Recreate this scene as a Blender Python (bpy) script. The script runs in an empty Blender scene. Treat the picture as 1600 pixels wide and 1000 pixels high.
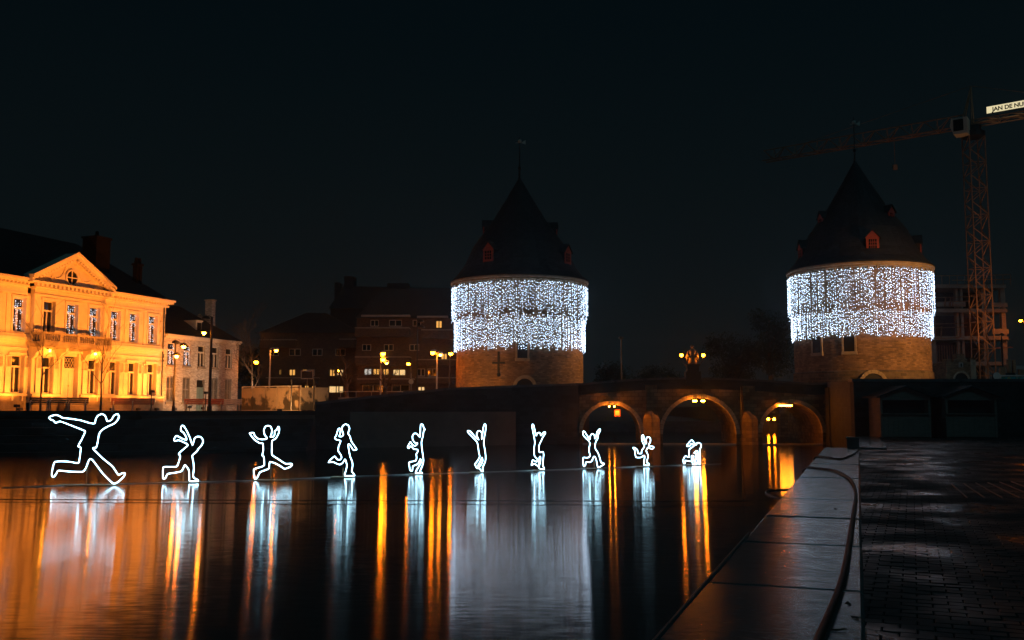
import bpy, bmesh, math, random
from mathutils import Vector, Matrix
random.seed(7)
S = bpy.context.scene
COL = S.collection
PI = math.pi

# ------------------------------------------------------------------ camera
CAM_Z = 2.55
PITCH = math.atan(140/1500)
cd = bpy.data.cameras.new('camera')
cd.sensor_width = 36.0
cd.lens = 33.75
cd.clip_start = 0.1
cd.clip_end = 3000
cam = bpy.data.objects.new('camera', cd)
COL.objects.link(cam)
cam.location = (0, 0, CAM_Z)
cam.rotation_euler = (PI/2 + PITCH, 0, 0)
S.camera = cam

# ------------------------------------------------------------------ night sky
SUN_EL, SUN_ROT = math.radians(-9), math.radians(250)
w = bpy.data.worlds.new('World'); S.world = w
w.use_nodes = True
nt = w.node_tree; nt.nodes.clear()
wo = nt.nodes.new('ShaderNodeOutputWorld')
add = nt.nodes.new('ShaderNodeAddShader')
sky = nt.nodes.new('ShaderNodeTexSky'); sky.sky_type = 'NISHITA'; sky.sun_disc = False
sky.sun_elevation = SUN_EL; sky.sun_rotation = SUN_ROT
b1 = nt.nodes.new('ShaderNodeBackground'); b1.inputs['Strength'].default_value = 0.02
nt.links.new(sky.outputs[0], b1.inputs[0])
tc = nt.nodes.new('ShaderNodeTexCoord')
sep = nt.nodes.new('ShaderNodeSeparateXYZ'); nt.links.new(tc.outputs['Generated'], sep.inputs[0])
ramp = nt.nodes.new('ShaderNodeValToRGB')
cr = ramp.color_ramp
cr.elements[0].position = 0.0; cr.elements[0].color = (0.0080, 0.0108, 0.0110, 1)
cr.elements[1].position = 1.0; cr.elements[1].color = (0.0010, 0.0042, 0.0062, 1)
e = cr.elements.new(0.12); e.color = (0.0050, 0.0086, 0.0098, 1)
e = cr.elements.new(0.38); e.color = (0.0017, 0.0054, 0.0074, 1)
nt.links.new(sep.outputs['Z'], ramp.inputs[0])
b2 = nt.nodes.new('ShaderNodeBackground'); b2.inputs['Strength'].default_value = 0.68
nt.links.new(ramp.outputs[0], b2.inputs[0])
nt.links.new(b1.outputs[0], add.inputs[0]); nt.links.new(b2.outputs[0], add.inputs[1])
nt.links.new(add.outputs[0], wo.inputs[0])

# added teal fill that lifts the dark surfaces: one very weak directional lamp
sl = bpy.data.lights.new('teal_fill', 'SUN'); sl.energy = 0.085; sl.angle = math.radians(12); sl.color = (0.22, 0.82, 1.0)
so = bpy.data.objects.new('teal_fill', sl); COL.objects.link(so)
so.rotation_euler = (math.radians(50), 0, math.radians(28))

S.view_settings.view_transform = 'Standard'
S.view_settings.look = 'None'
S.view_settings.exposure = 0.0
S.view_settings.gamma = 1.0
S.view_settings.use_curve_mapping = False
S.cycles.max_bounces = 5
S.cycles.diffuse_bounces = 2
S.cycles.glossy_bounces = 3
S.cycles.transmission_bounces = 2
S.cycles.sample_clamp_indirect = 3.0
S.cycles.use_denoising = True
S.cycles.caustics_reflective = False
S.cycles.caustics_refractive = False

# ------------------------------------------------------------------ helpers
class MB:
    """collects shapes and links them as one mesh"""
    def __init__(s): s.v = []; s.f = []
    def add(s, vs, fs):
        n = len(s.v); s.v += [tuple(p) for p in vs]; s.f += [tuple(i+n for i in f) for f in fs]; return s
    def box(s, x0, x1, y0, y1, z0, z1):
        return s.add([(x0,y0,z0),(x1,y0,z0),(x1,y1,z0),(x0,y1,z0),(x0,y0,z1),(x1,y0,z1),(x1,y1,z1),(x0,y1,z1)],
                     [(0,3,2,1),(4,5,6,7),(0,1,5,4),(1,2,6,5),(2,3,7,6),(3,0,4,7)])
    def bar(s, p, q, r, n=4, r2=None, up=None, phase=PI/4):
        p = Vector(p); q = Vector(q); d = q-p
        if d.length < 1e-6: return s
        d.normalize(); r2 = r if r2 is None else r2
        a = Vector((0,0,1)) if abs(d.z) < .9 else Vector((1,0,0))
        u = d.cross(a).normalized(); w_ = d.cross(u)
        vs = []
        for c, rr in ((p, r), (q, r2)):
            for i in range(n):
                t = phase + 2*PI*i/n
                vs.append(c + u*math.cos(t)*rr + w_*math.sin(t)*rr)
        fs = [(i, (i+1)%n, n+(i+1)%n, n+i) for i in range(n)]
        fs += [tuple(range(n-1,-1,-1)), tuple(range(n, 2*n))]
        return s.add(vs, fs)
    def tube(s, pts, r, n=6, closed=False):
        pts = [Vector(p) for p in pts]; m = len(pts); vs = []; fs = []
        prev = None
        for i, p in enumerate(pts):
            a = pts[i-1] if (i > 0 or closed) else p
            b = pts[(i+1) % m] if (i < m-1 or closed) else p
            d = (b-a)
            d = d.normalized() if d.length > 1e-9 else Vector((1,0,0))
            if prev is None:
                h = Vector((0,0,1)) if abs(d.z) < .9 else Vector((0,1,0))
                u = d.cross(h).normalized()
            else:
                u = (prev - d*prev.dot(d))
                u = u.normalized() if u.length > 1e-6 else d.orthogonal().normalized()
            prev = u; ww = d.cross(u)
            rr = r[i] if isinstance(r, (list, tuple)) else r
            for k in range(n):
                t = 2*PI*k/n; vs.append(p + u*math.cos(t)*rr + ww*math.sin(t)*rr)
        for i in range(m if closed else m-1):
            j = (i+1) % m
            for k in range(n):
                fs.append((i*n+k, i*n+(k+1)%n, j*n+(k+1)%n, j*n+k))
        if not closed:
            fs += [tuple(range(n-1,-1,-1)), tuple(range((m-1)*n, m*n))]
        return s.add(vs, fs)
    def lathe(s, prof, n=24, c=(0,0,0), cap=True):
        vs = []; fs = []
        for r, z in prof:
            for k in range(n):
                t = 2*PI*k/n; vs.append((c[0]+r*math.cos(t), c[1]+r*math.sin(t), c[2]+z))
        for i in range(len(prof)-1):
            for k in range(n):
                fs.append((i*n+k, i*n+(k+1)%n, (i+1)*n+(k+1)%n, (i+1)*n+k))
        if cap:
            fs += [tuple(range(n-1,-1,-1)), tuple(range((len(prof)-1)*n, len(prof)*n))]
        return s.add(vs, fs)
    def prism(s, poly, y0, y1):
        """polygon in x,z swept along y"""
        n = len(poly)
        vs = [(x,y0,z) for x,z in poly] + [(x,y1,z) for x,z in poly]
        fs = [tuple(range(n)), tuple(range(2*n-1,n-1,-1))] + [(i, n+i, n+(i+1)%n, (i+1)%n) for i in range(n)]
        return s.add(vs, fs)
    def slab(s, poly, z0, z1):
        """polygon in x,y swept along z"""
        n = len(poly)
        vs = [(x,y,z0) for x,y in poly] + [(x,y,z1) for x,y in poly]
        fs = [tuple(range(n-1,-1,-1)), tuple(range(n,2*n))] + [(i, (i+1)%n, n+(i+1)%n, n+i) for i in range(n)]
        return s.add(vs, fs)
    def ball(s, c, r, n=8, m=5, sz=1.0):
        prof = [(max(1e-3, r*math.sin(PI*i/m)), -r*sz*math.cos(PI*i/m)) for i in range(m+1)]
        return s.lathe(prof, n, c, cap=False)
    def octa(s, c, r):
        x,y,z = c
        return s.add([(x+r,y,z),(x-r,y,z),(x,y+r,z),(x,y-r,z),(x,y,z+r),(x,y,z-r)],
                     [(0,2,4),(2,1,4),(1,3,4),(3,0,4),(2,0,5),(1,2,5),(3,1,5),(0,3,5)])
    def build(s, name, mat, parent=None, uv=None, smooth=False, loc=None, rot=None):
        me = bpy.data.meshes.new(name)
        me.from_pydata(s.v, [], s.f)
        if smooth == True:
            bm = bmesh.new(); bm.from_mesh(me)
            bmesh.ops.recalc_face_normals(bm, faces=bm.faces); bm.to_mesh(me); bm.free()
            me.polygons.foreach_set('use_smooth', [True]*len(me.polygons))
        elif len(s.f) < 30000:
            bm = bmesh.new(); bm.from_mesh(me)
            bmesh.ops.recalc_face_normals(bm, faces=bm.faces); bm.to_mesh(me); bm.free()
        if uv:
            ul = me.uv_layers.new(name='UVMap')
            for p in me.polygons:
                nn = p.normal
                if uv == 'box':
                    ax = 0 if abs(nn.x) > max(abs(nn.y), abs(nn.z)) else (1 if abs(nn.y) > abs(nn.z) else 2)
                else:
                    ax = 3
                ref = None
                for li in p.loop_indices:
                    co = me.vertices[me.loops[li].vertex_index].co
                    if ax == 0: t = (co.y, co.z)
                    elif ax == 1: t = (co.x, co.z)
                    elif ax == 2: t = (co.x, co.y)
                    else:
                        a = math.atan2(co.y, co.x)
                        if ref is None: ref = a
                        if a - ref > PI: a -= 2*PI
                        if ref - a > PI: a += 2*PI
                        t = (a*uv, co.z)
                    ul.data[li].uv = t
        me.materials.append(mat)
        me.update()
        o = bpy.data.objects.new(name, me)
        COL.objects.link(o)
        if parent: o.parent = parent
        if loc: o.location = loc
        if rot: o.rotation_euler = rot
        return o

def tag(o, label, cat, group=None):
    o['label'] = label; o['category'] = cat
    if group: o['group'] = group
    return o
def thing(name, label, cat, loc=(0,0,0), rz=0, group=None):
    o = bpy.data.objects.new(name, None); o.empty_display_size = .3
    COL.objects.link(o); o.location = loc; o.rotation_euler = (0,0,rz)
    return tag(o, label, cat, group)
def structure(o): o['kind'] = 'structure'; return o
def stuff(o): o['kind'] = 'stuff'; return o
def child_copy(o, parent, loc=None, rot=None):
    c = o.copy(); COL.objects.link(c); c.parent = parent
    if loc: c.location = loc
    if rot: c.rotation_euler = rot
    return c
def copy_tree(o, parent=None):
    c = o.copy(); COL.objects.link(c)
    if parent: c.parent = parent
    for ch in list(o.children): copy_tree(ch, c)
    return c
def at(px, py, Y):
    """point of the place that stands at distance Y ahead of the tripod"""
    a = (px-800)/1500; b = (500-py)/1500
    t = Y/(math.cos(PITCH) - b*math.sin(PITCH))
    return Vector((a*t, Y, CAM_Z + (math.sin(PITCH) + b*math.cos(PITCH))*t))

# ------------------------------------------------------------------ materials
def material(name, col, rough=.7, var=.25, scale=2.0, bump=.0, bscale=20, metal=0, col2=None, emit=None, es=1.0,
             brick=None, uv=False, spec=.5, rvar=0, stretch=None, bdist=.03):
    m = bpy.data.materials.new(name); m.use_nodes = True
    n = m.node_tree; bs = n.nodes['Principled BSDF']
    bs.inputs['Roughness'].default_value = rough
    bs.inputs['Metallic'].default_value = metal
    bs.inputs['Specular IOR Level'].default_value = spec
    t = n.nodes.new('ShaderNodeTexCoord')
    src = t.outputs['UV'] if uv else t.outputs['Object']
    if stretch:
        mp = n.nodes.new('ShaderNodeMapping'); mp.inputs['Scale'].default_value = stretch
        n.links.new(src, mp.inputs[0]); src = mp.outputs[0]
    nz = n.nodes.new('ShaderNodeTexNoise'); nz.inputs['Scale'].default_value = scale; nz.inputs['Detail'].default_value = 6
    nz.inputs['Roughness'].default_value = .65
    n.links.new(src, nz.inputs['Vector'])
    mr = n.nodes.new('ShaderNodeMapRange')
    mr.inputs[1].default_value = .3; mr.inputs[2].default_value = .7
    n.links.new(nz.outputs['Fac'], mr.inputs[0])
    mx = n.nodes.new('ShaderNodeMix'); mx.data_type = 'RGBA'
    c2 = col2 if col2 else tuple(max(0, c*(1-var)) for c in col)
    mx.inputs[6].default_value = (*c2, 1); mx.inputs[7].default_value = (*(min(1, c*(1+var*.5)) for c in col), 1)
    n.links.new(mr.outputs[0], mx.inputs[0])
    colout = mx.outputs[2]; hgt = None
    if brick:
        bw, bh, mortar, mcol = brick
        bt = n.nodes.new('ShaderNodeTexBrick')
        bt.inputs['Scale'].default_value = 1.0
        bt.inputs['Brick Width'].default_value = bw; bt.inputs['Row Height'].default_value = bh
        bt.inputs['Mortar Size'].default_value = mortar; bt.inputs['Mortar Smooth'].default_value = .3
        bt.inputs['Color1'].default_value = (1,1,1,1); bt.inputs['Color2'].default_value = (.45,.42,.4,1)
        bt.inputs['Mortar'].default_value = (*mcol, 1)
        n.links.new(src, bt.inputs['Vector'])
        m2 = n.nodes.new('ShaderNodeMix'); m2.data_type = 'RGBA'; m2.blend_type = 'MULTIPLY'; m2.inputs[0].default_value = 1
        n.links.new(colout, m2.inputs[6]); n.links.new(bt.outputs['Color'], m2.inputs[7])
        colout = m2.outputs[2]
        inv = n.nodes.new('ShaderNodeMath'); inv.operation = 'SUBTRACT'; inv.inputs[0].default_value = 1
        n.links.new(bt.outputs['Fac'], inv.inputs[1]); hgt = inv.outputs[0]
    n.links.new(colout, bs.inputs['Base Color'])
    if rvar:
        r2 = n.nodes.new('ShaderNodeTexNoise'); r2.inputs['Scale'].default_value = scale*.6; r2.inputs['Detail'].default_value = 3
        n.links.new(src, r2.inputs['Vector'])
        rr = n.nodes.new('ShaderNodeMapRange'); rr.inputs[1].default_value = .35; rr.inputs[2].default_value = .65
        rr.inputs[3].default_value = max(.02, rough-rvar); rr.inputs[4].default_value = min(1, rough+rvar)
        n.links.new(r2.outputs['Fac'], rr.inputs[0]); n.links.new(rr.outputs[0], bs.inputs['Roughness'])
    if bump or hgt:
        bn = n.nodes.new('ShaderNodeTexNoise'); bn.inputs['Scale'].default_value = bscale; bn.inputs['Detail'].default_value = 5
        n.links.new(src, bn.inputs['Vector'])
        h = bn.outputs['Fac']
        if hgt:
            ad = n.nodes.new('ShaderNodeMath'); ad.operation = 'MULTIPLY_ADD'; ad.inputs[1].default_value = .35
            n.links.new(h, ad.inputs[0]); n.links.new(hgt, ad.inputs[2]); h = ad.outputs[0]
        bp = n.nodes.new('ShaderNodeBump'); bp.inputs['Strength'].default_value = bump or .5; bp.inputs['Distance'].default_value = bdist
        n.links.new(h, bp.inputs['Height']); n.links.new(bp.outputs[0], bs.inputs['Normal'])
    if emit:
        bs.inputs['Emission Color'].default_value = (*emit, 1); bs.inputs['Emission Strength'].default_value = es
    return m

SOD = (1.0, .40, .07)
M = {}
M['render'] = material('cream_render', (.62,.55,.44), .8, .18, 1.2, .12, 14)
M['trim'] = material('cream_trim', (.66,.59,.47), .75, .15, 2, .1, 20)
M['plinth'] = material('stained_plinth', (.34,.29,.22), .8, .5, .9, .25, 9, col2=(.14,.11,.08))
M['shutter'] = material('cream_shutter', (.64,.58,.48), .55, .12, 3)
M['joinery'] = material('painted_joinery', (.6,.56,.48), .5, .1, 5)
M['glass'] = material('dark_glass', (.012,.014,.016), .06, .2, 1, spec=.6)
M['slate'] = material('slate_roof', (.040,.043,.048), .6, .35, 1.5, .5, 8, brick=(.3,.16,.012,(.35,.35,.35)), uv=True)
M['white_wall'] = material('whitewashed_brick', (.62,.59,.55), .85, .16, 1.5, .35, 10, brick=(.22,.075,.008,(.82,.8,.78)), uv=True)
M['tower_brick'] = material('tower_brick', (.36,.23,.13), .85, .45, .8, .5, 10, brick=(.36,.12,.014,(.62,.58,.5)), uv=True)
M['tower_stone'] = material('tower_rubble', (.20,.155,.11), .85, .5, 1.1, .7, 6, brick=(.62,.27,.028,(1,.9,.7)), uv=True)
M['bridge_stone'] = material('bridge_masonry', (.30,.22,.14), .85, .5, .8, .6, 7, brick=(.55,.27,.02,(.45,.4,.35)), uv=True)
M['vouss'] = material('arch_stone', (.46,.37,.26), .8, .35, 2, .3, 12)
M['dark_wall'] = material('dark_masonry', (.042,.05,.05), .8, .4, .7, .5, 5, brick=(.6,.3,.015,(.7,.7,.7)), uv=True)  # dark wall colour with random mottling and joints
M['concrete'] = material('wet_concrete', (.10,.105,.11), .42, .45, 2.2, .35, 60, rvar=.16, spec=.5)
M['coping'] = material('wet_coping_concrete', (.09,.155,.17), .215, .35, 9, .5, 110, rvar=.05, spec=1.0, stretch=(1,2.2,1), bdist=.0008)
M['coping'].node_tree.nodes['Principled BSDF'].inputs['Specular Tint'].default_value = (.62,.94,1.0,1)  # teal sheen of the light put into the coping's colour and tint
M['sett'] = material('wet_sett_stone', (.030,.042,.045), .48, .4, 1.3, .5, 60, rvar=.26, bdist=.003)
M['joint'] = material('joint_sand', (.024,.028,.029), .85, .3, 5, .3, 40)
M['ground'] = material('bank_paving', (.16,.14,.12), .75, .3, .6, .2, 8)
M['steel_dark'] = material('dark_painted_steel', (.03,.03,.032), .45, .2, 6)
M['steel'] = material('galvanised_steel', (.34,.33,.32), .45, .2, 5, metal=.6)
M['pale_paint'] = material('pale_painted_metal', (.62,.6,.55), .45, .1, 6)
M['rust'] = material('mast_paint', (.42,.22,.12), .6, .4, 2)
M['red_wood'] = material('red_bench_timber', (.40,.10,.05), .5, .3, 4, .2, 20, stretch=(1,6,6))
M['dark_wood'] = material('dark_bench_timber', (.07,.05,.04), .5, .3, 4)
M['white_wood'] = material('white_bench_slats', (.6,.6,.6), .5, .2, 4)
M['red_paint'] = material('red_dormer_paint', (.42,.075,.05), .6, .25, 4)
M['bark'] = material('bark', (.10,.075,.055), .9, .4, 4, .5, 12)
M['leaf'] = material('evergreen_leaf', (.035,.05,.03), .7, .5, .6)
M['brown_brick'] = material('apartment_brick', (.16,.10,.07), .85, .3, 1, .3, 10, brick=(.22,.075,.01,(.9,.85,.8)), uv=True)
M['pale_con'] = material('pale_concrete', (.42,.38,.34), .8, .2, 1.5, .15, 12)
M['chimney_brick'] = material('near_black_brick', (.006,.005,.005), .95, .3, 3, spec=.05)  # near-black colour keeps the chimneys dark under the floodlights
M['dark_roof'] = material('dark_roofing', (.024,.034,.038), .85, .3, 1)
M['hose'] = material('rubber_hose', (.035,.028,.024), .5, .3, 8, .3, 60)
M['bronze'] = material('weathered_bronze', (.30,.24,.15), .55, .4, 3)
M['chalet'] = material('chalet_boards', (.21,.165,.14), .8, .25, 1.5, .3, 10, stretch=(1,1,5))
M['teal_door'] = material('grey_green_paint', (.16,.25,.24), .5, .15, 3)
M['screen'] = material('louvre_grey', (.30,.28,.25), .6, .2, 4)
M['float'] = material('float_planks', (.32,.20,.11), .6, .3, 4)
M['black'] = material('black_letters', (.01,.01,.01), .6, .1, 3)

def emitter(name, col, s, sampling='AUTO'):
    m = bpy.data.materials.new(name); m.use_nodes = True
    n = m.node_tree; n.nodes.clear()
    o = n.nodes.new('ShaderNodeOutputMaterial'); e_ = n.nodes.new('ShaderNodeEmission')
    e_.inputs[0].default_value = (*col, 1); e_.inputs[1].default_value = s
    n.links.new(e_.outputs[0], o.inputs[0])
    m.cycles.emission_sampling = sampling
    return m
M['neon'] = emitter('neon_white', (.44,.80,1.0), 9.5)
M['bulb'] = emitter('fairy_bulb', (.60,.77,1.0), 7.6)
M['string'] = emitter('window_fairy_bulb', (.85,.9,1.0), 4.0)
M['sodium'] = emitter('sodium_lamp', (1.0,.20,.004), 170)
M['sodium_small'] = emitter('small_sodium_lamp', (1.0,.22,.01), 190)
M['lantern'] = emitter('lantern_glass', (1.0,.30,.02), 60)
M['statue_lamp'] = emitter('statue_lantern', (1.0,.21,.006), 110)
M['archlamp_long'] = emitter('long_arch_tube', (1.0,.24,.012), 150)
M['archlamp'] = emitter('arch_tube', (1.0,.25,.012), 330)
M['lit'] = emitter('lit_window', (1.0,.47,.10), .95)
M['lit2'] = emitter('bright_lit_window', (1.0,.62,.25), 1.0)
M['lit3'] = emitter('pale_lit_window', (.85,.78,.68), .75)
M['signface'] = emitter('backlit_sign', (1.0,.86,.50), .85)
M['whitelamp'] = emitter('white_lamp', (.9,.95,1.0), 30)

def water_material():
    """long streaks come from small ripples whose crests run across the view: the slopes are read straight from noise"""
    m = bpy.data.materials.new('river_water'); m.use_nodes = True
    n = m.node_tree; bs = n.nodes['Principled BSDF']
    bs.inputs['Base Color'].default_value = (.003,.006,.007,1)
    bs.inputs['Roughness'].default_value = .092
    bs.inputs['Anisotropic'].default_value = .9
    tg = n.nodes.new('ShaderNodeCombineXYZ'); tg.inputs[1].default_value = 1.0
    n.links.new(tg.outputs[0], bs.inputs['Tangent'])
    bs.inputs['IOR'].default_value = 1.6
    t = n.nodes.new('ShaderNodeTexCoord')
    acc = None
    for sx, sy, sc, ax, ay in ((1.2, 5.0, 2.6, .008, .045), (.9, .12, 1.0, .012, .014)):
        mp = n.nodes.new('ShaderNodeMapping'); mp.inputs['Scale'].default_value = (sx, sy, 1)
        n.links.new(t.outputs['Object'], mp.inputs[0])
        a = n.nodes.new('ShaderNodeTexNoise'); a.inputs['Scale'].default_value = sc; a.inputs['Detail'].default_value = 1.5
        n.links.new(mp.outputs[0], a.inputs[0])
        sb = n.nodes.new('ShaderNodeVectorMath'); sb.operation = 'SUBTRACT'; sb.inputs[1].default_value = (.5,.5,.5)
        n.links.new(a.outputs['Color'], sb.inputs[0])
        ml = n.nodes.new('ShaderNodeVectorMath'); ml.operation = 'MULTIPLY'; ml.inputs[1].default_value = (ax,ay,0)
        n.links.new(sb.outputs[0], ml.inputs[0])
        if acc is None: acc = ml.outputs[0]
        else:
            ad = n.nodes.new('ShaderNodeVectorMath'); ad.operation = 'ADD'
            n.links.new(acc, ad.inputs[0]); n.links.new(ml.outputs[0], ad.inputs[1]); acc = ad.outputs[0]
    ad = n.nodes.new('ShaderNodeVectorMath'); ad.operation = 'ADD'; ad.inputs[1].default_value = (0,0,1)
    n.links.new(acc, ad.inputs[0])
    nm = n.nodes.new('ShaderNodeVectorMath'); nm.operation = 'NORMALIZE'; n.links.new(ad.outputs[0], nm.inputs[0])
    n.links.new(nm.outputs[0], bs.inputs['Normal'])
    return m
M['water'] = water_material()

# ================================================================== SETTING
# --- water
wb = MB().add([(-500,-80,0),(500,-80,0),(500,700,0),(-500,700,0)], [(0,1,2,3)])
structure(wb.build('river_water', M['water']))
structure(MB().box(-520,520,-90,760,-2.2,-2.0).build('ground', M['joint']))

# --- left bank with its steps down to the water
structure(MB().slab([(-500,40),(-60,52.3),(-22,57.3),(-12.6,63.6),(4.2,71.9),(6.4,80),(14,600),(-500,600)], -1, 2.4)
          .build('bank_ground', M['ground'], uv='box'))
steps = thing('bank_steps', 'long flight of dark stone steps going down from the left bank to the water', 'steps')
for i in range(1, 6):
    o = .62*i
    MB().slab([(-160,42.5-o),(-60,52-o),(-22,57-o),(-12.9+.02*i,63.2-o),(-12.9+.02*i,63.9),(-22,58.2),(-60,53.2),(-160,43.6)],
               -1-.01*i, 2.405-.44*i).build('step', M['dark_wall'], steps, uv='box')
kerb = MB()
kp = [(-60,52.05),(-22,57.05),(-12.9,63.25)]
for (x0,y0),(x1,y1) in zip(kp, kp[1:]):
    kerb.slab([(x0,y0),(x1,y1),(x1,y1+.4),(x0,y0+.4)], 2.2, 2.48)
structure(kerb.build('bank_kerb', M['dark_wall'], uv='box'))

# --- ramp wall in front of the first tower
rp = [(-12.9,63.2,3.04),(-9,65.6,3.55),(-4.6,68.2,4.08),(0,69.9,4.3),(5.0,71.0,4.5)]
ramp_t = thing('ramp_wall', 'long dark ramp wall climbing from the bank to the bridge below the first tower', 'wall', (0,0,0))
rw = MB(); rc = MB()
for (x0,y0,z0),(x1,y1,z1) in zip(rp, rp[1:]):
    for (mb, dy0, dy1, lo0, lo1, h) in ((rw, 0, .5, -1, -1, -.16), (rc, -.07, .57, z0-.158, z1-.158, 0)):
        mb.add([(x0,y0+dy0,lo0),(x1,y1+dy0,lo1),(x1,y1+dy1,lo1),(x0,y0+dy1,lo0),
                (x0,y0+dy0,z0+h),(x1,y1+dy0,z1+h),(x1,y1+dy1,z1+h),(x0,y0+dy1,z0+h)],
               [(0,3,2,1),(4,5,6,7),(0,1,5,4),(1,2,6,5),(2,3,7,6),(3,0,4,7)])
rw.build('wall_face', M['dark_wall'], ramp_t, uv='box')
rc.build('coping', M['concrete'], ramp_t, uv='box')
structure(MB().slab([(-8.2,72.5),(4.0,71.9),(6.3,79.8),(8,100),(-8.2,100)], 1, 4.0).build('terrace_ground', M['ground'], uv='box'))

# --- right bank street and far ground
structure(MB().slab([(23.4,70.0),(21.1,58.4),(500,58.4),(500,600),(90,600),(38,118),(26.4,89.6),(25.2,79)], -1, 3.5).build('street_ground', M['ground'], uv='box'))

# --- right quay: coping, wall, paving
UX, UY = .3374, .9414
def q(u, v, z=0.0): return Vector((u*UX + v*UY, u*UY - v*UX, z))
qrot = -math.atan2(UX, UY)          # turns local y onto the quay's direction
structure(MB().slab([tuple(q(-8,.0))[:2], tuple(q(60.2,1.07))[:2], (500,57.9), (500,-60), (-2,-60)], -1, .905).build('quay_pavement', M['joint']))
quay = thing('quay_wall', 'pale wet concrete coping and wall along the edge of the right quay', 'wall', (0,0,.0), qrot)
MB().box(-1.30, -.004, -6, 42.0, -1, .84).build('wall_face', M['dark_wall'], quay, uv='box')
MB().box(-.25, 1.04, 42.02, 60.0, -1, .86).build('wall_face', M['dark_wall'], quay, uv='box')
rng = random.Random(3)
u = 8.92 - 2.9*5
cs = None
while u < 41.5:
    L = min(2.9, 42.0-u)
    if L < 1.0: break
    b = MB()
    x0, x1, y0, y1, z1 = -1.34, -.0, .035, L-.035, 1.0
    c = .03
    b.add([(x0,y0,.85),(x1,y0,.85),(x1,y1,.85),(x0,y1,.85),(x0,y0,z1-c),(x1,y0,z1-c),(x1,y1,z1-c),(x0,y1,z1-c),
           (x0+c,y0+c,z1),(x1-c,y0+c,z1),(x1-c,y1-c,z1),(x0+c,y1-c,z1)],
          [(0,3,2,1),(0,1,5,4),(1,2,6,5),(2,3,7,6),(3,0,4,7),(4,5,9,8),(5,6,10,9),(6,7,11,10),(7,4,8,11),(8,9,10,11)])
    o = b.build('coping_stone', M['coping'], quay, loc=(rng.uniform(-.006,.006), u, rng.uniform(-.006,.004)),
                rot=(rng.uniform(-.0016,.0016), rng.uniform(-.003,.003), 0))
    u += 2.9
for i in range(6):
    b = MB().box(0, 1.05, .01, 2.98, .87, 1.02)
    b.build('coping_stone', M['coping'], quay, loc=(.005, 42.03+3*i, rng.uniform(-.008,.008)), rot=(rng.uniform(-.004,.004),0,0))
MB().box(-1.352, -1.335, 6.2, 12.6, .93, 1.006).build('edge_highlight', M['steel'], quay)  # bright strip standing in for light caught on the coping arris
pb = thing('granite_block', 'squat granite block standing where the quay coping steps sideways near the bridge', 'block', tuple(q(42.2,-.22,1.0)), qrot)
MB().box(-.24,.24,-.22,.22,-.2,.36).build('block_body', M['concrete'], pb)
MB().box(-.27,.27,-.25,.25,.363,.43).build('cap', M['coping'], pb)

# setts of the quay pavement: the near ones are parts, the rest one mesh
pav = bpy.data.objects['quay_pavement']
SX, SY = .3832, .9237
def sett_mesh(mb, cx, cy, lu, lv, z, tilt):
    """lu along the quay, lv across it"""
    c = .007; vs = []
    for k, (zz, ins) in enumerate(((.90, 0), (z-.012, 0), (z, c))):
        for sx, sy in ((-1,-1),(1,-1),(1,1),(-1,1)):
            a = sx*(lv/2-ins); b_ = sy*(lu/2-ins)
            dz = 0 if k == 0 else tilt[0]*a + tilt[1]*b_
            vs.append((cx + b_*SX + a*SY, cy + b_*SY - a*SX, zz+dz))
    mb.add(vs, [(0,1,5,4),(1,2,6,5),(2,3,7,6),(3,0,4,7),(4,5,9,8),(5,6,10,9),(6,7,11,10),(7,4,8,11),(8,9,10,11)])
near = []; far = MB()
uu = 3.2; row = 0
while uu < 60:
    lu = .15 if uu < 26 else .3
    lvb = .24 if uu < 26 else .5
    vv = -3.5 + (row % 2)*lvb*.5
    while vv < 15:
        lv = lvb
        cx = uu*SX + vv*SY; cy = uu*SY - vv*SX
        qv = cx*UY - cy*UX; qu = cx*UX + cy*UY
        vmin = -.10 if qu < 41.7 else .95
        if qv > vmin and cy < 57.6 and cy > 3.0:
            z = .95 + rng.gauss(0,.0022)
            tl = (rng.gauss(0,.014), rng.gauss(0,.014))
            px = 800 + 1506*cx/cy
            d = (uu, vv, cx, cy, lu-.007, lv-.007, z, tl)
            if 1335 < px < 1615 and cy > 6.35 and len(near) < 290: near.append(d)
            else: sett_mesh(far, cx, cy, lu-.007, lv-.007, z, tl)
        vv += lv
    uu += lu; row += 1
stuff(far.build('paving_setts', M['sett'], pav))
for d in near:
    mb = MB(); sett_mesh(mb, *d[2:]); mb.build('paving_sett', M['sett'], pav)
for k in range(6):
    X0 = 8.84 + .32*k
    MB().bar((X0-.6, 17.6, .962), (X0+.62, 20.9+.12*k, .962), .014, 4).build('glint_strip', M['steel'], pav)  # thin bright bars standing in for glints along the paving grooves

# --- retaining wall at the end of the quay
rt = thing('retaining_wall', 'tall dark retaining wall behind the two wooden market chalets', 'wall', (0,58,0))
MB().box(20.6,140,.02,.6,-1,4.22).build('wall_face', M['dark_wall'], rt, uv='box')
MB().box(20.5,140,-.06,.66,4.223,4.40).build('coping', M['concrete'], rt, uv='box')
MB().add([(20.6,.62,-1),(21.1,.62,-1),(23.6,13.2,-1),(23.1,13.2,-1),(20.6,.62,4.3),(21.1,.62,4.3),(23.6,13.2,4.55),(23.1,13.2,4.55)],
         [(4,5,6,7),(0,1,5,4),(1,2,6,5),(2,3,7,6),(3,0,4,7)]).build('side_wall', M['dark_wall'], rt, uv='box')

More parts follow.
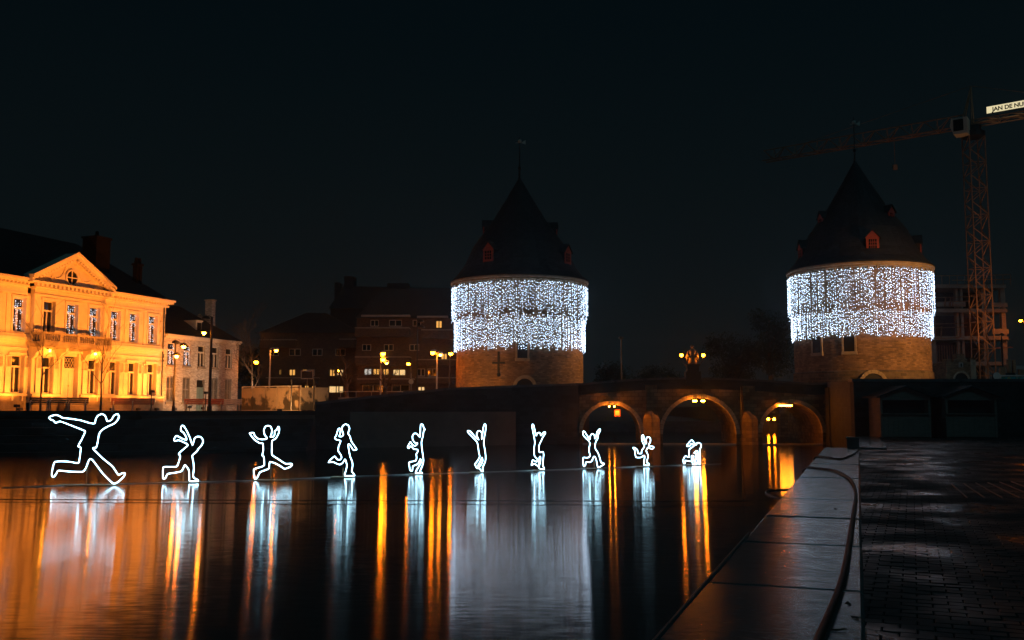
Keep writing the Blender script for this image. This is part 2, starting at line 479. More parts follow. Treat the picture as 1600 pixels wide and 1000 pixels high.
# ================================================================== BRIDGE
BR = thing('stone_bridge', 'three-arched old stone bridge lit orange under its arches between the two towers', 'bridge', (4.9,71,0), math.radians(-5))
ARCH = [(.28,4.5,2.93),(6.12,11.4,3.40),(13.24,17.5,3.02)]
def ptop(x):
    return 4.45 + .45*math.sin(PI*min(1, max(0, x/17))**.9) if x < 17 else 4.45 + .06*(x-17)
def road(x): return ptop(x) - .85
DEP = 8.6
bb = MB(); segs = []; x = -.3
NA = 22
for (xa, xb, cz) in ARCH:
    segs.append((x, xa, -1, -1))
    r = (xb-xa)/2; xc = (xa+xb)/2; sp = cz - r
    bb.add([(xa,0,-1),(xa,DEP,-1),(xa,DEP,sp),(xa,0,sp)], [(0,1,2,3)])
    bb.add([(xb,0,-1),(xb,DEP,-1),(xb,DEP,sp),(xb,0,sp)], [(0,1,2,3)])
    for k in range(NA):
        t0 = PI*(1-k/NA); t1 = PI*(1-(k+1)/NA)
        p0 = (xc+r*math.cos(t0), sp+r*math.sin(t0)); p1 = (xc+r*math.cos(t1), sp+r*math.sin(t1))
        segs.append((p0[0], p1[0], p0[1], p1[1]))
        bb.add([(p0[0],0,p0[1]),(p1[0],0,p1[1]),(p1[0],DEP,p1[1]),(p0[0],DEP,p0[1])], [(0,1,2,3)])
    x = xb
segs.append((x, 19.9, -1, -1))
for (xa, xb, za, zb) in segs:
    n = 4 if xb-xa > .9 else 1
    for i in range(n):
        a = xa+(xb-xa)*i/n; b = xa+(xb-xa)*(i+1)/n
        z_a = za+(zb-za)*i/n; z_b = za+(zb-za)*(i+1)/n
        for y in (0, DEP):
            bb.add([(a,y,z_a),(b,y,z_b),(b,y,road(b)),(a,y,road(a))], [(0,1,2,3)])
        bb.add([(a,0,road(a)),(b,0,road(b)),(b,DEP,road(b)),(a,DEP,road(a))], [(0,1,2,3)])
bb.add([(19.9,0,-1),(19.9,DEP,-1),(19.9,DEP,road(19.9)),(19.9,0,road(19.9))], [(0,1,2,3)])
bb.build('bridge_body', M['bridge_stone'], BR, uv='box')
for y0, y1 in ((-.03,.34),(DEP-.34,DEP+.03)):
    pm = MB(); cm = MB(); N = 26
    for i in range(N):
        a = -.3+20.2*i/N; b = -.3+20.2*(i+1)/N
        for mb, lo, hi, e in ((pm,-.85,-.14,0),(cm,-.137,0,.06)):
            mb.add([(a,y0-e,ptop(a)+lo),(b,y0-e,ptop(b)+lo),(b,y1+e,ptop(b)+lo),(a,y1+e,ptop(a)+lo),
                    (a,y0-e,ptop(a)+hi),(b,y0-e,ptop(b)+hi),(b,y1+e,ptop(b)+hi),(a,y1+e,ptop(a)+hi)],
                   [(0,3,2,1),(4,5,6,7),(0,1,5,4),(1,2,6,5),(2,3,7,6),(3,0,4,7)])
    pm.build('parapet', M['dark_wall'], BR, uv='box'); cm.build('parapet_coping', M['concrete'], BR, uv='box')
for (xa, xb, cz) in ARCH:
    r = (xb-xa)/2; xc = (xa+xb)/2; sp = cz-r; NV = 25
    for k in range(NV):
        t0 = PI*(k+.04)/NV; t1 = PI*(k+.96)/NV; tm = (t0+t1)/2
        r0 = r-.006; r1 = r+.27+rng.uniform(-.02,.03)
        poly = [(xc+rr*math.cos(t), sp+rr*math.sin(t)) for rr, t in ((r0,t0),(r1,t0),(r1,t1),(r0,tm*0+t1))]
        MB().prism(poly, -.05-rng.uniform(0,.02), .3).build('voussoir', M['vouss'], BR)
    MB().box(xa+.01, xb-.01, .05, .5, -.5, .10).build('water_sill', M['pale_con'], BR, uv='box')
for xp in (5.31, 12.32):
    mb = MB()
    for zlo, zhi, s0, s1 in ((-1,1.85,1,1),(1.85,2.55,1,.08)):
        a = [(xp-.62,-.01,zlo),(xp+.62,-.01,zlo),(xp,-1.25*s0,zlo),(xp-.62*max(s1,.6),-.01,zhi),(xp+.62*max(s1,.6),-.01,zhi),(xp,-1.25*s1,zhi)]
        mb.add(a, [(0,2,1),(3,4,5),(0,1,4,3),(1,2,5,4),(2,0,3,5)])
    mb.build('cutwater', M['bridge_stone'], BR, uv='box')
    MB().box(xp-.42,xp+.42,-.22,-.002,2.2,ptop(xp)-.5).build('pilaster', M['bridge_stone'], BR, uv='box')
MB().bar((11.78,-.12,-.3),(11.78,-.12,4.2),.06,6).build('drain_pipe', M['steel_dark'], BR)
MB().box(17.72,18.35,-1.2,-.002,-1,4.1).build('buttress', M['dark_wall'], BR, uv='box')  # pushed forward to shade the side wall from the arch tube
MB().bar((18.45,-1.1,.1),(18.45,-1.1,3.4),.07,6).build('bright_edge_bar', M['rust'], BR)  # upright bar standing in for the bright edge of the abutment

def arch_lamp(loc, rz, length, label):
    t = thing('arch_lamp', label, 'lamp', loc, rz, 'lamps under the bridge arches')
    MB().box(-length/2-.03,length/2+.03,-.06,.06,.055,.12).build('housing', M['steel_dark'], t)
    MB().tube([(-length/2,0,0),(length/2,0,0)], .05, 8).build('glowing_tube', M['archlamp_long' if length > .8 else 'archlamp'], t)
    for s in (-1,1): MB().bar((s*length*.3,0,.1),(s*length*.3,0,.32),.015,4).build('bracket', M['steel_dark'], t)
bm_ = BR.matrix_basis
def brp(x,y,z):
    c_, s_ = math.cos(math.radians(-5)), math.sin(math.radians(-5))
    return (4.9+c_*x-s_*y, 71+s_*x+c_*y, z)
arch_lamp(brp(2.25,-.16,2.78), math.radians(85), .35, 'left one of the twin lamps at the crown of the left arch')
arch_lamp(brp(2.62,-.16,2.78), math.radians(85), .35, 'right one of the twin lamps at the crown of the left arch')
arch_lamp(brp(8.45,-.16,3.18), math.radians(48), .42, 'left one of the slanting tube lamps under the wide middle arch')
arch_lamp(brp(9.02,-.16,3.18), math.radians(48), .42, 'right one of the slanting tube lamps under the wide middle arch')
arch_lamp(brp(14.9,-.16,2.84), math.radians(0), .95, 'single long horizontal tube lamp under the right arch')
t = thing('navigation_sign', 'small square red-edged sign hanging inside the left arch', 'sign', brp(2.85,.5,2.30), math.radians(-5))
MB().box(-.22,.22,0,.04,-.26,.26).build('sign_plate', M['red_paint'], t)
MB().box(-.15,.15,-.006,-.002,-.18,.18).build('sign_face', M['pale_paint'], t)
MB().bar((0,.02,.26),(0,.02,.62),.012,4).build('hanger', M['steel_dark'], t)

# statue on the middle of the bridge
sp_ = brp(8.35, .1, 0); SZ = ptop(8.4)
st = thing('bridge_statue', 'robed stone saint statue on a plinth between two lanterns in the middle of the bridge', 'statue', (sp_[0], sp_[1], SZ))
MB().box(-.55,.55,-.35,.35,-.6,.42).box(-.42,.42,-.3,.3,.423,.82).box(-.5,.5,-.36,.36,.823,.95).build('plinth', M['dark_wall'], st)
fb = MB().lathe([(.33,.953),(.34,1.05),(.29,1.35),(.25,1.62),(.27,1.82),(.24,2.0),(.1,2.07),(.075,2.13)], 12)
fb.ball((0,-.02,2.25), .125, 10, 6, 1.2)
for s in (-1,1):
    fb.tube([(s*.24,0,1.93),(s*.34,-.05,1.68),(s*.30,-.2,1.5),(s*.12,-.27,1.6)], [.09,.085,.07,.055], 6)
    fb.tube([(s*.26,.02,1.85),(s*.36,.04,1.5),(s*.33,.02,1.15)], [.07,.12,.10], 6)
fb.bar((.1,-.28,1.3),(.1,-.28,2.05),.02,5).bar((.0,-.28,1.88),(.2,-.28,1.88),.018,4)
fb.build('figure', M['bronze'], st, smooth=True)
for s, nm in ((-1,'left'),(1,'right')):
    t = thing('bridge_lantern', f'glowing orange lantern on a bracket to the {nm} of the bridge statue', 'lantern', (sp_[0]+s*.8, sp_[1]-.05, SZ+1.62), 0, 'lanterns beside the bridge statue')
    MB().ball((0,0,0),.12,10,6).build('lamp_globe', M['statue_lamp'], t)
    MB().tube([(0,0,-.12),(0,0,-.35),(-s*.15,0,-.55),(-s*.38,0,-.9)], .022, 5).build('bracket', M['steel_dark'], t)
    MB().lathe([(.15,.09),(.11,.16),(.02,.2)],8).build('cap', M['steel_dark'], t)

# ================================================================== TOWERS
def dormer(parent, ang, z, r, sz, lit):
    """ang from the camera side, positive to the right"""
    ca, sa = math.cos(ang), math.sin(ang)
    d = bpy.data.objects.new('dormer', None); COL.objects.link(d); d.parent = parent
    d.location = (r*sa, -r*ca, z); d.rotation_euler = (0,0,ang)
    w_, h, g, dep = .42*sz, .95*sz, .62*sz, 1.7*sz
    fr = MB()
    fr.prism([(-w_-.1,-.1),(w_+.1,-.1),(w_+.1,h),(w_+.18,h),(0,h+g),(-w_-.18,h),(-w_-.1,h)], .0, .10)
    fr.build('front_board', M['red_paint'], d)
    sd = MB()
    for s in (-1,1): sd.box(s*w_-.05, s*w_+.05, .104, dep, -.1, h)
    sd.build('cheek', M['dark_roof'], d)
    rf = MB().prism([(-w_-.26,h-.08),(0,h+g+.05),(w_+.26,h-.08),(w_+.26,h+.0),(0,h+g+.14),(-w_-.26,h+.0)], -.12, dep)
    rf.build('dormer_roof', M['slate'], d, uv='box')
    wn = MB().box(-w_+.1,w_-.1,-.02,-.004,.12,h-.1); wn.build('pane', M['glass'], d)
    bars = MB()
    for i in (-1,0,1): bars.box(i*(w_-.1)*.5-.02, i*(w_-.1)*.5+.02, -.035,-.022,.12,h-.1)
    for i in (1,2): bars.box(-w_+.1,w_-.1,-.036,-.023,.12+(h-.22)*i/3-.02,.12+(h-.22)*i/3+.02)
    bars.build('glazing_bar', M['red_paint'], d)

def tower(name_label, cx, cy, dz, zb, dormers, windows, stone, slit, arch):
    T = thing('round_tower', name_label, 'tower', (cx,cy,0), 0, 'round medieval bridge towers')
    T.scale = (.975,.975,1) if cx < 10 else (.945,.945,1)
    mats = M['tower_brick']
    if stone: MB().lathe([(5.86,zb-.8),(5.82,5.55),(5.70,5.62)], 64).build('stone_base', M['tower_stone'], T, uv=5.8)
    MB().lathe([(5.70,5.5 if stone else zb-.8),(5.68,10.05+dz*.2)], 64).build('lower_wall', mats, T, uv=5.7)
    MB().lathe([(5.685,9.9+dz*.2),(5.9,10.35+dz*.2),(5.9,13.25+dz)], 64).build('upper_wall', mats, T, uv=5.9)
    MB().lathe([(5.92,13.2+dz),(6.12,13.28+dz),(6.12,13.42+dz),(6.22,13.46+dz),(6.22,13.60+dz),(6.0,13.66+dz)], 72).build('cornice', M['vouss'], T)
    cor = MB()
    for k in range(56):
        a = 2*PI*k/56; c_, s_ = math.cos(a), math.sin(a)
        cor.bar((6.0*c_,6.0*s_,13.05+dz),(6.0*c_,6.0*s_,13.27+dz),.14,4, phase=a)
    stuff(cor.build('corbels', M['vouss'], T))
    MB().lathe([(6.27,13.62+dz),(6.25,13.70+dz),(5.62,14.25+dz),(5.03,15.05+dz),(4.2,16.8+dz),(2.45,19.15+dz),(1.2,21.2+dz),(.10,23.05+dz)], 40).build('roof', M['slate'], T, uv=4.0)
    v = MB().tube([(0,0,22.9+dz),(0,0,24.2+dz),(.02,0,26.9+dz)], [.12,.06,.035], 6)
    v.build('finial', M['steel_dark'], T)
    MB().ball((0,0,24.0+dz), .17, 8, 5).build('finial_ball', M['steel_dark'], T)
    vb = MB().ball((.02,0,26.45+dz), .17, 10, 6)
    vb.bar((-.35,0,26.3+dz),(.4,0,26.3+dz),.02,4)
    vb.add([(.15,-.015,26.3+dz),(.55,-.015,26.15+dz),(.55,-.015,26.55+dz),(.15,.015,26.3+dz),(.55,.015,26.15+dz),(.55,.015,26.55+dz)],
           [(0,1,2),(3,5,4),(0,3,4,1),(1,4,5,2),(2,5,3,0)])
    vb.build('weather_vane', M['pale_paint'], T)
    for d in dormers: dormer(T, *d)
    for (px, z0, z1, hw) in windows:
        s_ = (px-cx)/5.7; a = math.asin(s_)
        W = bpy.data.objects.new('window', None); COL.objects.link(W); W.parent = T
        W.location = (5.7*s_, -5.7*math.cos(a), 0); W.rotation_euler = (0,0,a)
        MB().box(-hw,hw,-.05,.2,z0,z1).build('pane', M['black'], W)
        MB().box(-hw-.16,-hw-.002,-.09,.25,z0-.1,z1+.1).box(hw+.002,hw+.16,-.09,.25,z0-.1,z1+.1).box(-hw-.2,hw+.2,-.12,.25,z0-.25,z0-.002).build('frame', M['vouss'], W)
    if slit:
        s_ = (slit[0]-cx)/5.7; a = math.asin(s_)
        sm = MB().box(-.09,.09,-.04,.3,slit[1]-.95,slit[1]+.95).box(-.55,-.092,-.04,.3,slit[1]-.06,slit[1]+.10).box(.092,.55,-.04,.3,slit[1]-.06,slit[1]+.10)
        sm.ball((0,-.02,slit[1]-.95),.17,10,6)
        sm.build('arrow_slit', M['black'], T, loc=(5.7*s_, -5.7*math.cos(a), 0), rot=(0,0,a))
    s_ = (arch[0]-cx)/5.75; a = math.asin(s_)
    dm = bpy.data.objects.new('doorway', None); COL.objects.link(dm); dm.parent = T
    dm.location = (5.75*s_, -5.75*math.cos(a), arch[1]); dm.rotation_euler = (0,0,a)
    R = arch[2]
    MB().prism([(-R,-1.5)]+[(R*math.cos(PI*(1-k/12)), R*math.sin(PI*(1-k/12))) for k in range(13)]+[(R,-1.5)], -.12, .3).build('door', M['steel_dark'], dm)
    for k in range(11):
        t0, t1 = PI*(k+.05)/11, PI*(k+.95)/11
        MB().prism([(rr*math.cos(t), rr*math.sin(t)) for rr, t in ((R+.01,t0),(R+.28,t0),(R+.28,t1),(R+.01,t1))], -.2, .3).build('voussoir', M['vouss'], dm)
    return T

A = math.asin
tower('left round brick tower with cross-shaped arrow slit under its light curtain', .67, 84, 0, 4.0,
      [(A(-.54),15.0,5.1,1.0,1),(A(.83),15.0,5.1,1.0,1),(-PI/2,17.9,3.3,.8,0),(PI/2,17.7,3.4,.8,0)],
      [(.85,6.75,7.9,.42)], False, (-1.15,6.35), (1.05,4.35,.72))
tower('right round tower with rubble stone base and red dormers in front of the crane', 29.15, 80, .5, 3.5,
      [(-.12,15.15,5.2,1.0,1),(A(.58),17.9,3.45,.8,1),(-PI/2+.15,17.8,3.5,.8,0),(A(.92),15.15,5.2,1.0,1),(-PI/2,15.1,5.2,1.0,0)],
      [(26.35,7.1,8.3,.42),(24.3,7.1,8.3,.42)], True, None, (28.0,4.5,.85))

def curtain(label, cx, cy, dz, zb, seed):
    rg = random.Random(seed)
    t = thing('light_curtain', label, 'light curtain', (cx,cy,0), 0, 'fairy light curtains on the towers')
    t.scale = (.975,.975,1) if cx < 10 else (.945,.945,1)
    seams = [2*PI*(k+rg.uniform(-.25,.25))/19 for k in range(19)]
    for name, r, zt, zl, n, den, jag in (('upper_tier', 6.10, 13.12+dz, 10.0+dz*.15, 400, .215, .50), ('lower_tier', 5.86, 10.45+dz*.15, zb, 420, .195, .26)):
        mb = MB(); wires = MB()
        for k in range(n):
            a = 2*PI*(k+rg.uniform(-.35,.35))/n
            ds = min(abs((a-s+PI) % (2*PI)-PI) for s in seams)
            if ds < (.016 if rg.random() < .8 else 0) and name == 'upper_tier': continue
            rr = r + rg.uniform(-.10,.05)
            bot = zl + abs(rg.gauss(0, jag))
            if name == 'upper_tier' and rg.random() < .35: bot += rg.uniform(0,.5)
            z = zt - rg.uniform(0,den)
            sw = rg.uniform(-.004,.004)
            wires.bar(((rr-.03)*math.cos(a),(rr-.03)*math.sin(a),zt+.2), ((rr-.03)*math.cos(a),(rr-.03)*math.sin(a),bot), .009, 3)
            while z > bot:
                aa = a + sw*(zt-z) + rg.gauss(0,.003)
                if rg.random() < .93:
                    mb.octa((rr*math.cos(aa), rr*math.sin(aa), z), rg.uniform(.015,.034))
                z -= den*rg.uniform(.35,1.75)
        stuff(mb.build(name, M['bulb'], t)); stuff(wires.build(name+'_wires', M['black'], t))
curtain('curtain of white fairy lights round the left tower', .67, 84, 0, 7.42, 11)
curtain('curtain of white fairy lights round the right tower', 29.15, 80, .5, 8.15, 12)

# ================================================================== MANSION
GZ = 2.4
FR = math.atan2(.9403, .3402)
FC = Vector((-26.92, 74.0))
def fpt(s): return (FC.x - .3402*s, FC.y - .9403*s)
LEN = 19.2
def wall_panel(mb, X0, X1, Z0, Z1, ops, y, dep):
    xs = sorted({X0, X1, *[o[0] for o in ops], *[o[1] for o in ops]})
    zs = sorted({Z0, Z1, *[o[2] for o in ops], *[o[3] for o in ops]})
    for i in range(len(xs)-1):
        for j in range(len(zs)-1):
            cx, cz = (xs[i]+xs[i+1])/2, (zs[j]+zs[j+1])/2
            if any(o[0] < cx < o[1] and o[2] < cz < o[3] for o in ops): continue
            mb.add([(xs[i],y,zs[j]),(xs[i+1],y,zs[j]),(xs[i+1],y,zs[j+1]),(xs[i],y,zs[j+1])], [(0,1,2,3)])
    for a, b, c, d in ops:
        mb.add([(a,y,c),(b,y,c),(b,y,d),(a,y,d),(a,y+dep,c),(b,y+dep,c),(b,y+dep,d),(a,y+dep,d)],
               [(0,1,5,4),(1,2,6,5),(2,3,7,6),(3,0,4,7)])
def window(parent, xc, z0, z1, w_, y, transom=.7, mull=True, pane='glass', joinery='joinery', bars=0, name='window'):
    hw = w_/2; f = MB(); t = .07
    f.box(xc-hw,xc-hw+t,y-.05,y+.03,z0,z1).box(xc+hw-t,xc+hw,y-.05,y+.03,z0,z1)
    f.box(xc-hw+t,xc+hw-t,y-.05,y+.03,z0,z0+t).box(xc-hw+t,xc+hw-t,y-.05,y+.03,z1-t,z1)
    if transom: 
        zt = z0+(z1-z0)*transom; f.box(xc-hw+t,xc+hw-t,y-.07,y+.03,zt-.06,zt+.06)
    if mull:
        zt = z0+(z1-z0)*transom if transom else z1
        f.box(xc-.05,xc+.05,y-.06,y+.03,z0+t,(zt-.06) if transom else z1-t)
    for b in range(bars):
        zb = z0+(z1-z0)*(b+1)/(bars+1); f.box(xc-hw+t,xc+hw-t,y-.04,y+.03,zb-.025,zb+.025)
    W = f.build(name, M[joinery], parent)
    MB().box(xc-hw+.01,xc+hw-.01,y+.033,y+.06,z0+.01,z1-.01).build('pane', M[pane], W)
    return W
def shutter(parent, xc, z0, z1, w_, y, mat='shutter', louv=1.0):
    m = MB(); h = w_/2; t = .05
    m.box(xc-h,xc-h+t,y-.05,y,z0,z1).box(xc+h-t,xc+h,y-.05,y,z0,z1)
    zl = z1 - (z1-z0)*louv
    for zz in (z0, zl if louv < 1 else (z0+z1)/2, z1-t*1.4): m.box(xc-h+t,xc+h-t,y-.05,y,zz,zz+t*1.4)
    if louv < 1: m.box(xc-h+t,xc+h-t,y-.032,y-.004,z0+t*1.4,zl)
    z = zl+t*1.6
    while z < z1-t*2.2:
        m.add([(xc-h+t,y-.045,z),(xc+h-t,y-.045,z),(xc+h-t,y-.008,z+.05),(xc-h+t,y-.008,z+.05)], [(0,1,2,3)])
        z += .085
    return m.build('shutter', M[mat], parent)
def fairy(wx, z0, z1, w_, parentmat, label, dens=70):
    """strings of small bulbs hanging behind a window, world placed"""
    o0, rz = parentmat
    t = thing('window_fairy_lights', label, 'fairy lights', o0, rz, 'fairy lights hung in windows')
    m = MB(); rg = random.Random(int(wx*100)+5)
    for k in range(5):
        xx = wx - w_/2 + w_*(k+.5)/5 + rg.uniform(-.04,.04); z = z1-.1
        while z > z0+.05:
            if rg.random() < .55: m.octa((xx+rg.uniform(-.03,.03), 0, z), .024)
            z -= rg.uniform(.07,.17)
    stuff(m.build('bulbs', M['string'], t, loc=(0,0,0)))
    return t

man_o = (*fpt(LEN), GZ)
MAN = thing('mansion', 'grand cream mansion with pediment and balcony glowing in orange floodlight', 'mansion', man_o, FR)
def lx(s): return LEN - s
wins = [1.27, 3.3, 5.2, 7.58, 9.6, 11.58, 13.63, 15.7, 17.75]
DS = 9.6
upz, gz = (5.12, 7.3), (1.2, 3.62)
W_ = .98
ops_r = [(lx(s)-W_/2, lx(s)+W_/2, *z) for s in wins[:3] for z in (upz, gz)]
ops_l = [(lx(s)-W_/2, lx(s)+W_/2, *z) for s in wins[6:] for z in (upz, gz)]
ops_c = [(lx(s)-W_/2, lx(s)+W_/2, *upz) for s in wins[3:6]] + [(lx(s)-W_/2, lx(s)+W_/2, *gz) for s in (wins[3], wins[5])] + [(lx(DS)-.62, lx(DS)+.62, .78, 3.72)]
CP = -.35
c0, c1 = lx(12.8), lx(6.65)
b0, b1 = lx(13.05), lx(6.95)
wm = MB()
wall_panel(wm, 0, c0, 1.05, 7.66, ops_l, 0, .36)
wall_panel(wm, c1, LEN, 1.05, 7.66, ops_r, 0, .36)
wall_panel(wm, c0, c1, .6, 8.0, ops_c, CP, .36)
wm.add([(c0,CP,.6),(c0,0,.6),(c0,0,8.0),(c0,CP,8.0)], [(0,1,2,3)]).add([(c1,CP,.6),(c1,0,.6),(c1,0,8.0),(c1,CP,8.0)], [(0,1,2,3)])
wm.add([(LEN,0,0),(LEN,10,0),(LEN,10,8.3),(LEN,0,8.3)], [(0,1,2,3)]).add([(0,0,0),(0,10,0),(0,10,8.3),(0,0,8.3)], [(0,1,2,3)])
wm.add([(0,10,0),(LEN,10,0),(LEN,10,8.3),(0,10,8.3)], [(0,1,2,3)])
wm.build('wall', M['render'], MAN)
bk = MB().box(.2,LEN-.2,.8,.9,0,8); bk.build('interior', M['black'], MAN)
for a, b, y in ((-.02,c0-.002,0),(c1+.002,LEN+.05,0),(c0-.05,lx(DS)-.85,CP),(lx(DS)+.85,c1+.05,CP)):
    MB().box(a,b,y-.1,y-.002,0,1.0).build('plinth', M['plinth'], MAN)
    MB().box(a,b,y-.2,y-.003,1.003,1.16).build('sill_course', M['trim'], MAN)
for s in wins:
    if s == wins[4]: continue
    y = CP if 6.6 < s < 12.8 else 0
    for d in (-.38,.38): MB().box(lx(s)+d-.06, lx(s)+d+.06, y-.18, y-.101, .72, 1.0).build('sill_bracket', M['trim'], MAN)
# string course below the upper windows
for a, b in ((-.02, c0-.003), (c1+.003, LEN+.06)):
    sc = MB()
    sc.box(a,b,-.10,-.002,4.42,4.60).box(a,b,-.22,-.002,4.603,4.80).box(a,b,-.14,-.002,4.803,4.98)
    MB().box(a,b,-.06,-.001,4.0,4.12).build('lower_band', M['trim'], MAN)
    sc.build('string_course', M['trim'], MAN)
# wing entablature
for a, b, eL, eR in ((-.02, c0-.31, 0, 0), (c1+.31, LEN+.06, 0, .5)):
    en = MB()
    en.box(a,b,-.10,-.002,7.52,7.66).box(a,b,-.07,.0,7.663,8.02)
    en.box(a,b+eR*.4,-.22,.0,8.023,8.16).box(a,b+eR*.8,-.48,.0,8.30,8.44).box(a,b+eR,-.60,.0,8.443,8.58)
    en.build('cornice', M['trim'], MAN)
for a, b in ((.1, c0-.4), (c1+.4, LEN+.05)):
    x = a
    while x < b:
        MB().box(x,x+.11,-.40,-.0,8.165,8.297).build('modillion', M['trim'], MAN); x += .30
# pilaster strips with panels between the upper windows
for s in wins:
    y = CP if 6.6 < s < 12.8 else 0
    hw = W_/2
    for z0, z1 in (upz,) if s == wins[4] else (upz, gz):
        ar = MB()
        ar.box(lx(s)-hw-.14,lx(s)-hw-.003,y-.05,y-.001,z0,z1+.0).box(lx(s)+hw+.003,lx(s)+hw+.14,y-.05,y-.001,z0,z1+.0)
        ar.box(lx(s)-hw-.2,lx(s)+hw+.2,y-.09,y-.001,z1+.003,z1+.16)
        ar.build('window_surround', M['trim'], MAN)
    window(MAN, lx(s), upz[0], upz[1], W_-.02, y+.26)
    if s != wins[4]: window(MAN, lx(s), gz[0], gz[1], W_-.02, y+.26)
for s in wins:
    if s == wins[4]: continue
    y = CP if 6.6 < s < 12.8 else 0
    for d in (-1,1):
        if s in (wins[3], wins[5]) and ((d > 0) == (s == wins[3])): pass
        shutter(MAN, lx(s)+d*.72, 1.22, 3.58, .44, y-.055, louv=.34)
for a in (c1+.02, (lx(wins[2])+lx(wins[1]))/2, (lx(wins[1])+lx(wins[0]))/2, LEN-.33, c0-.35, (lx(wins[6])+lx(wins[7]))/2, (lx(wins[8])+lx(wins[7]))/2, .05):
    MB().box(a,a+.32,-.045,-.002,4.985,7.515).build('pilaster', M['trim'], MAN)
# quoins down the far corner
z = 1.2; k = 0
while z < 7.4:
    if not (3.9 < z+.2 < 5.0):
        MB().box(LEN-(.34 if k % 2 else .5), LEN+.03, -.055, .3, z, z+.36).build('quoin', M['trim'], MAN)
    z += .38; k += 1
# portico cornice and pediment
pc = MB()
p0, p1 = lx(13.5), lx(6.2); pm_ = (p0+p1)/2
pc.box(c0-.12,c1+.12,CP-.1,CP-.002,7.55,7.68).box(c0-.15,c1+.15,CP-.2,0,8.003,8.12)
pc.box(p0,p1,CP-.52,0,8.33,8.46)
apex = 10.62
for sg in (-1,1):
    e_ = p0 if sg < 0 else p1
    for (lo, hi, y) in ((.0,.17,CP-.62),(-.22,-.003,CP-.5),(-.34,-.223,CP-.3)):
        pc.prism([(e_, 8.48+lo+.18),(pm_, apex+lo),(pm_, apex+hi),(e_, 8.48+hi+.18)], y, 0)
pc.build('pediment_cornice', M['trim'], MAN)
MB().prism([(p0+.3,8.463),(p1-.3,8.463),(pm_,apex-.3)], CP-.06, .6).build('tympanum', M['render'], MAN)
x = c0-.3
while x < c1+.3:
    MB().box(x,x+.17,CP-.50,CP-.22,8.125,8.327).build('dentil', M['trim'], MAN); x += .36
for sg in (-1,1):
    for k in range(1, 15):
        f = k/15; x = pm_ + sg*(pm_-p0-.3)*f; z = apex-.36 - (apex-.36-8.5)*f
        if z < 8.62: continue
        MB().box(x-.09,x+.09,CP-.46,CP-.302,z-.05,z+.10).build('dentil', M['trim'], MAN)
oc = MB(); R = .46; N = 24; oz = 9.05
for k in range(N):
    t0, t1 = 2*PI*k/N, 2*PI*(k+1)/N
    oc.prism([(pm_+rr*math.cos(t), oz+rr*math.sin(t)) for rr, t in ((R,t0),(R+.11,t0),(R+.11,t1),(R,t1))], CP-.15, CP-.0)
oculus = oc.build('oculus_window', M['trim'], MAN)
MB().prism([(pm_+R*math.cos(2*PI*k/N), oz+R*math.sin(2*PI*k/N)) for k in range(N)], CP-.075, CP-.068).build('pane', M['glass'], oculus)
MB().box(pm_-.035,pm_+.035,CP-.11,CP-.078,oz-R,oz+R).box(pm_-R,pm_-.036,CP-.11,CP-.078,oz-.035,oz+.035).box(pm_+.036,pm_+R,CP-.11,CP-.078,oz-.035,oz+.035).build('glazing_bar', M['joinery'], oculus)
for sg in (-1,1):
    pts = [(.25,9.95),(.55,9.72),(.72,9.3),(.95,8.95),(1.3,8.85),(1.62,9.0),(1.72,8.95),(1.72,8.6)]
    MB().tube([(pm_+sg*a, CP-.075, b) for a, b in pts], .055, 6).build('scroll_moulding', M['trim'], MAN)
# door
D_ = lx(DS)
df = MB().box(D_-.8,D_-.623,CP-.12,CP+.02,.78,3.9).box(D_+.623,D_+.8,CP-.12,CP+.02,.78,3.9).box(D_-.9,D_+.9,CP-.2,CP-.003,3.903,4.1)
df.build('door_surround', M['trim'], MAN)
dr = MB().box(D_-.6,D_+.6,CP+.22,CP+.3,.8,2.85)
for sx in (-.3,.3):
    for z0, z1 in ((1.0,1.7),(1.85,2.7)): dr.box(D_+sx-.2,D_+sx+.2,CP+.19,CP+.217,z0,z1)
door = dr.build('door', M['joinery'], MAN)
MB().ball((D_+.1,CP+.17,1.75),.05,8,5).build('handle', M['bronze'], door)
fl = MB().box(D_-.6,D_+.6,CP+.25,CP+.28,2.95,3.68); fan = fl.build('fanlight', M['glass'], MAN)
gr = MB()
for k in range(5):
    cx_ = D_-.48+.24*k
    for zz in (3.13,3.48):
        gr.tube([(cx_+.1*math.cos(a_*PI/4), CP+.235, zz+.14*math.sin(a_*PI/4)) for a_ in range(8)], .016, 4, True)
gr.box(D_-.6,D_+.6,CP+.2,CP+.248,2.853,2.948)
gr.build('iron_grille', M['joinery'], fan)
for i in range(4):
    MB().box(D_-1.0-.12*i,D_+1.0+.12*i,CP-.45-.32*i,CP-.15 if i == 0 else CP-.452-.32*(i-1),-.02,.76-.19*i).build('step', M['plinth'], MAN)
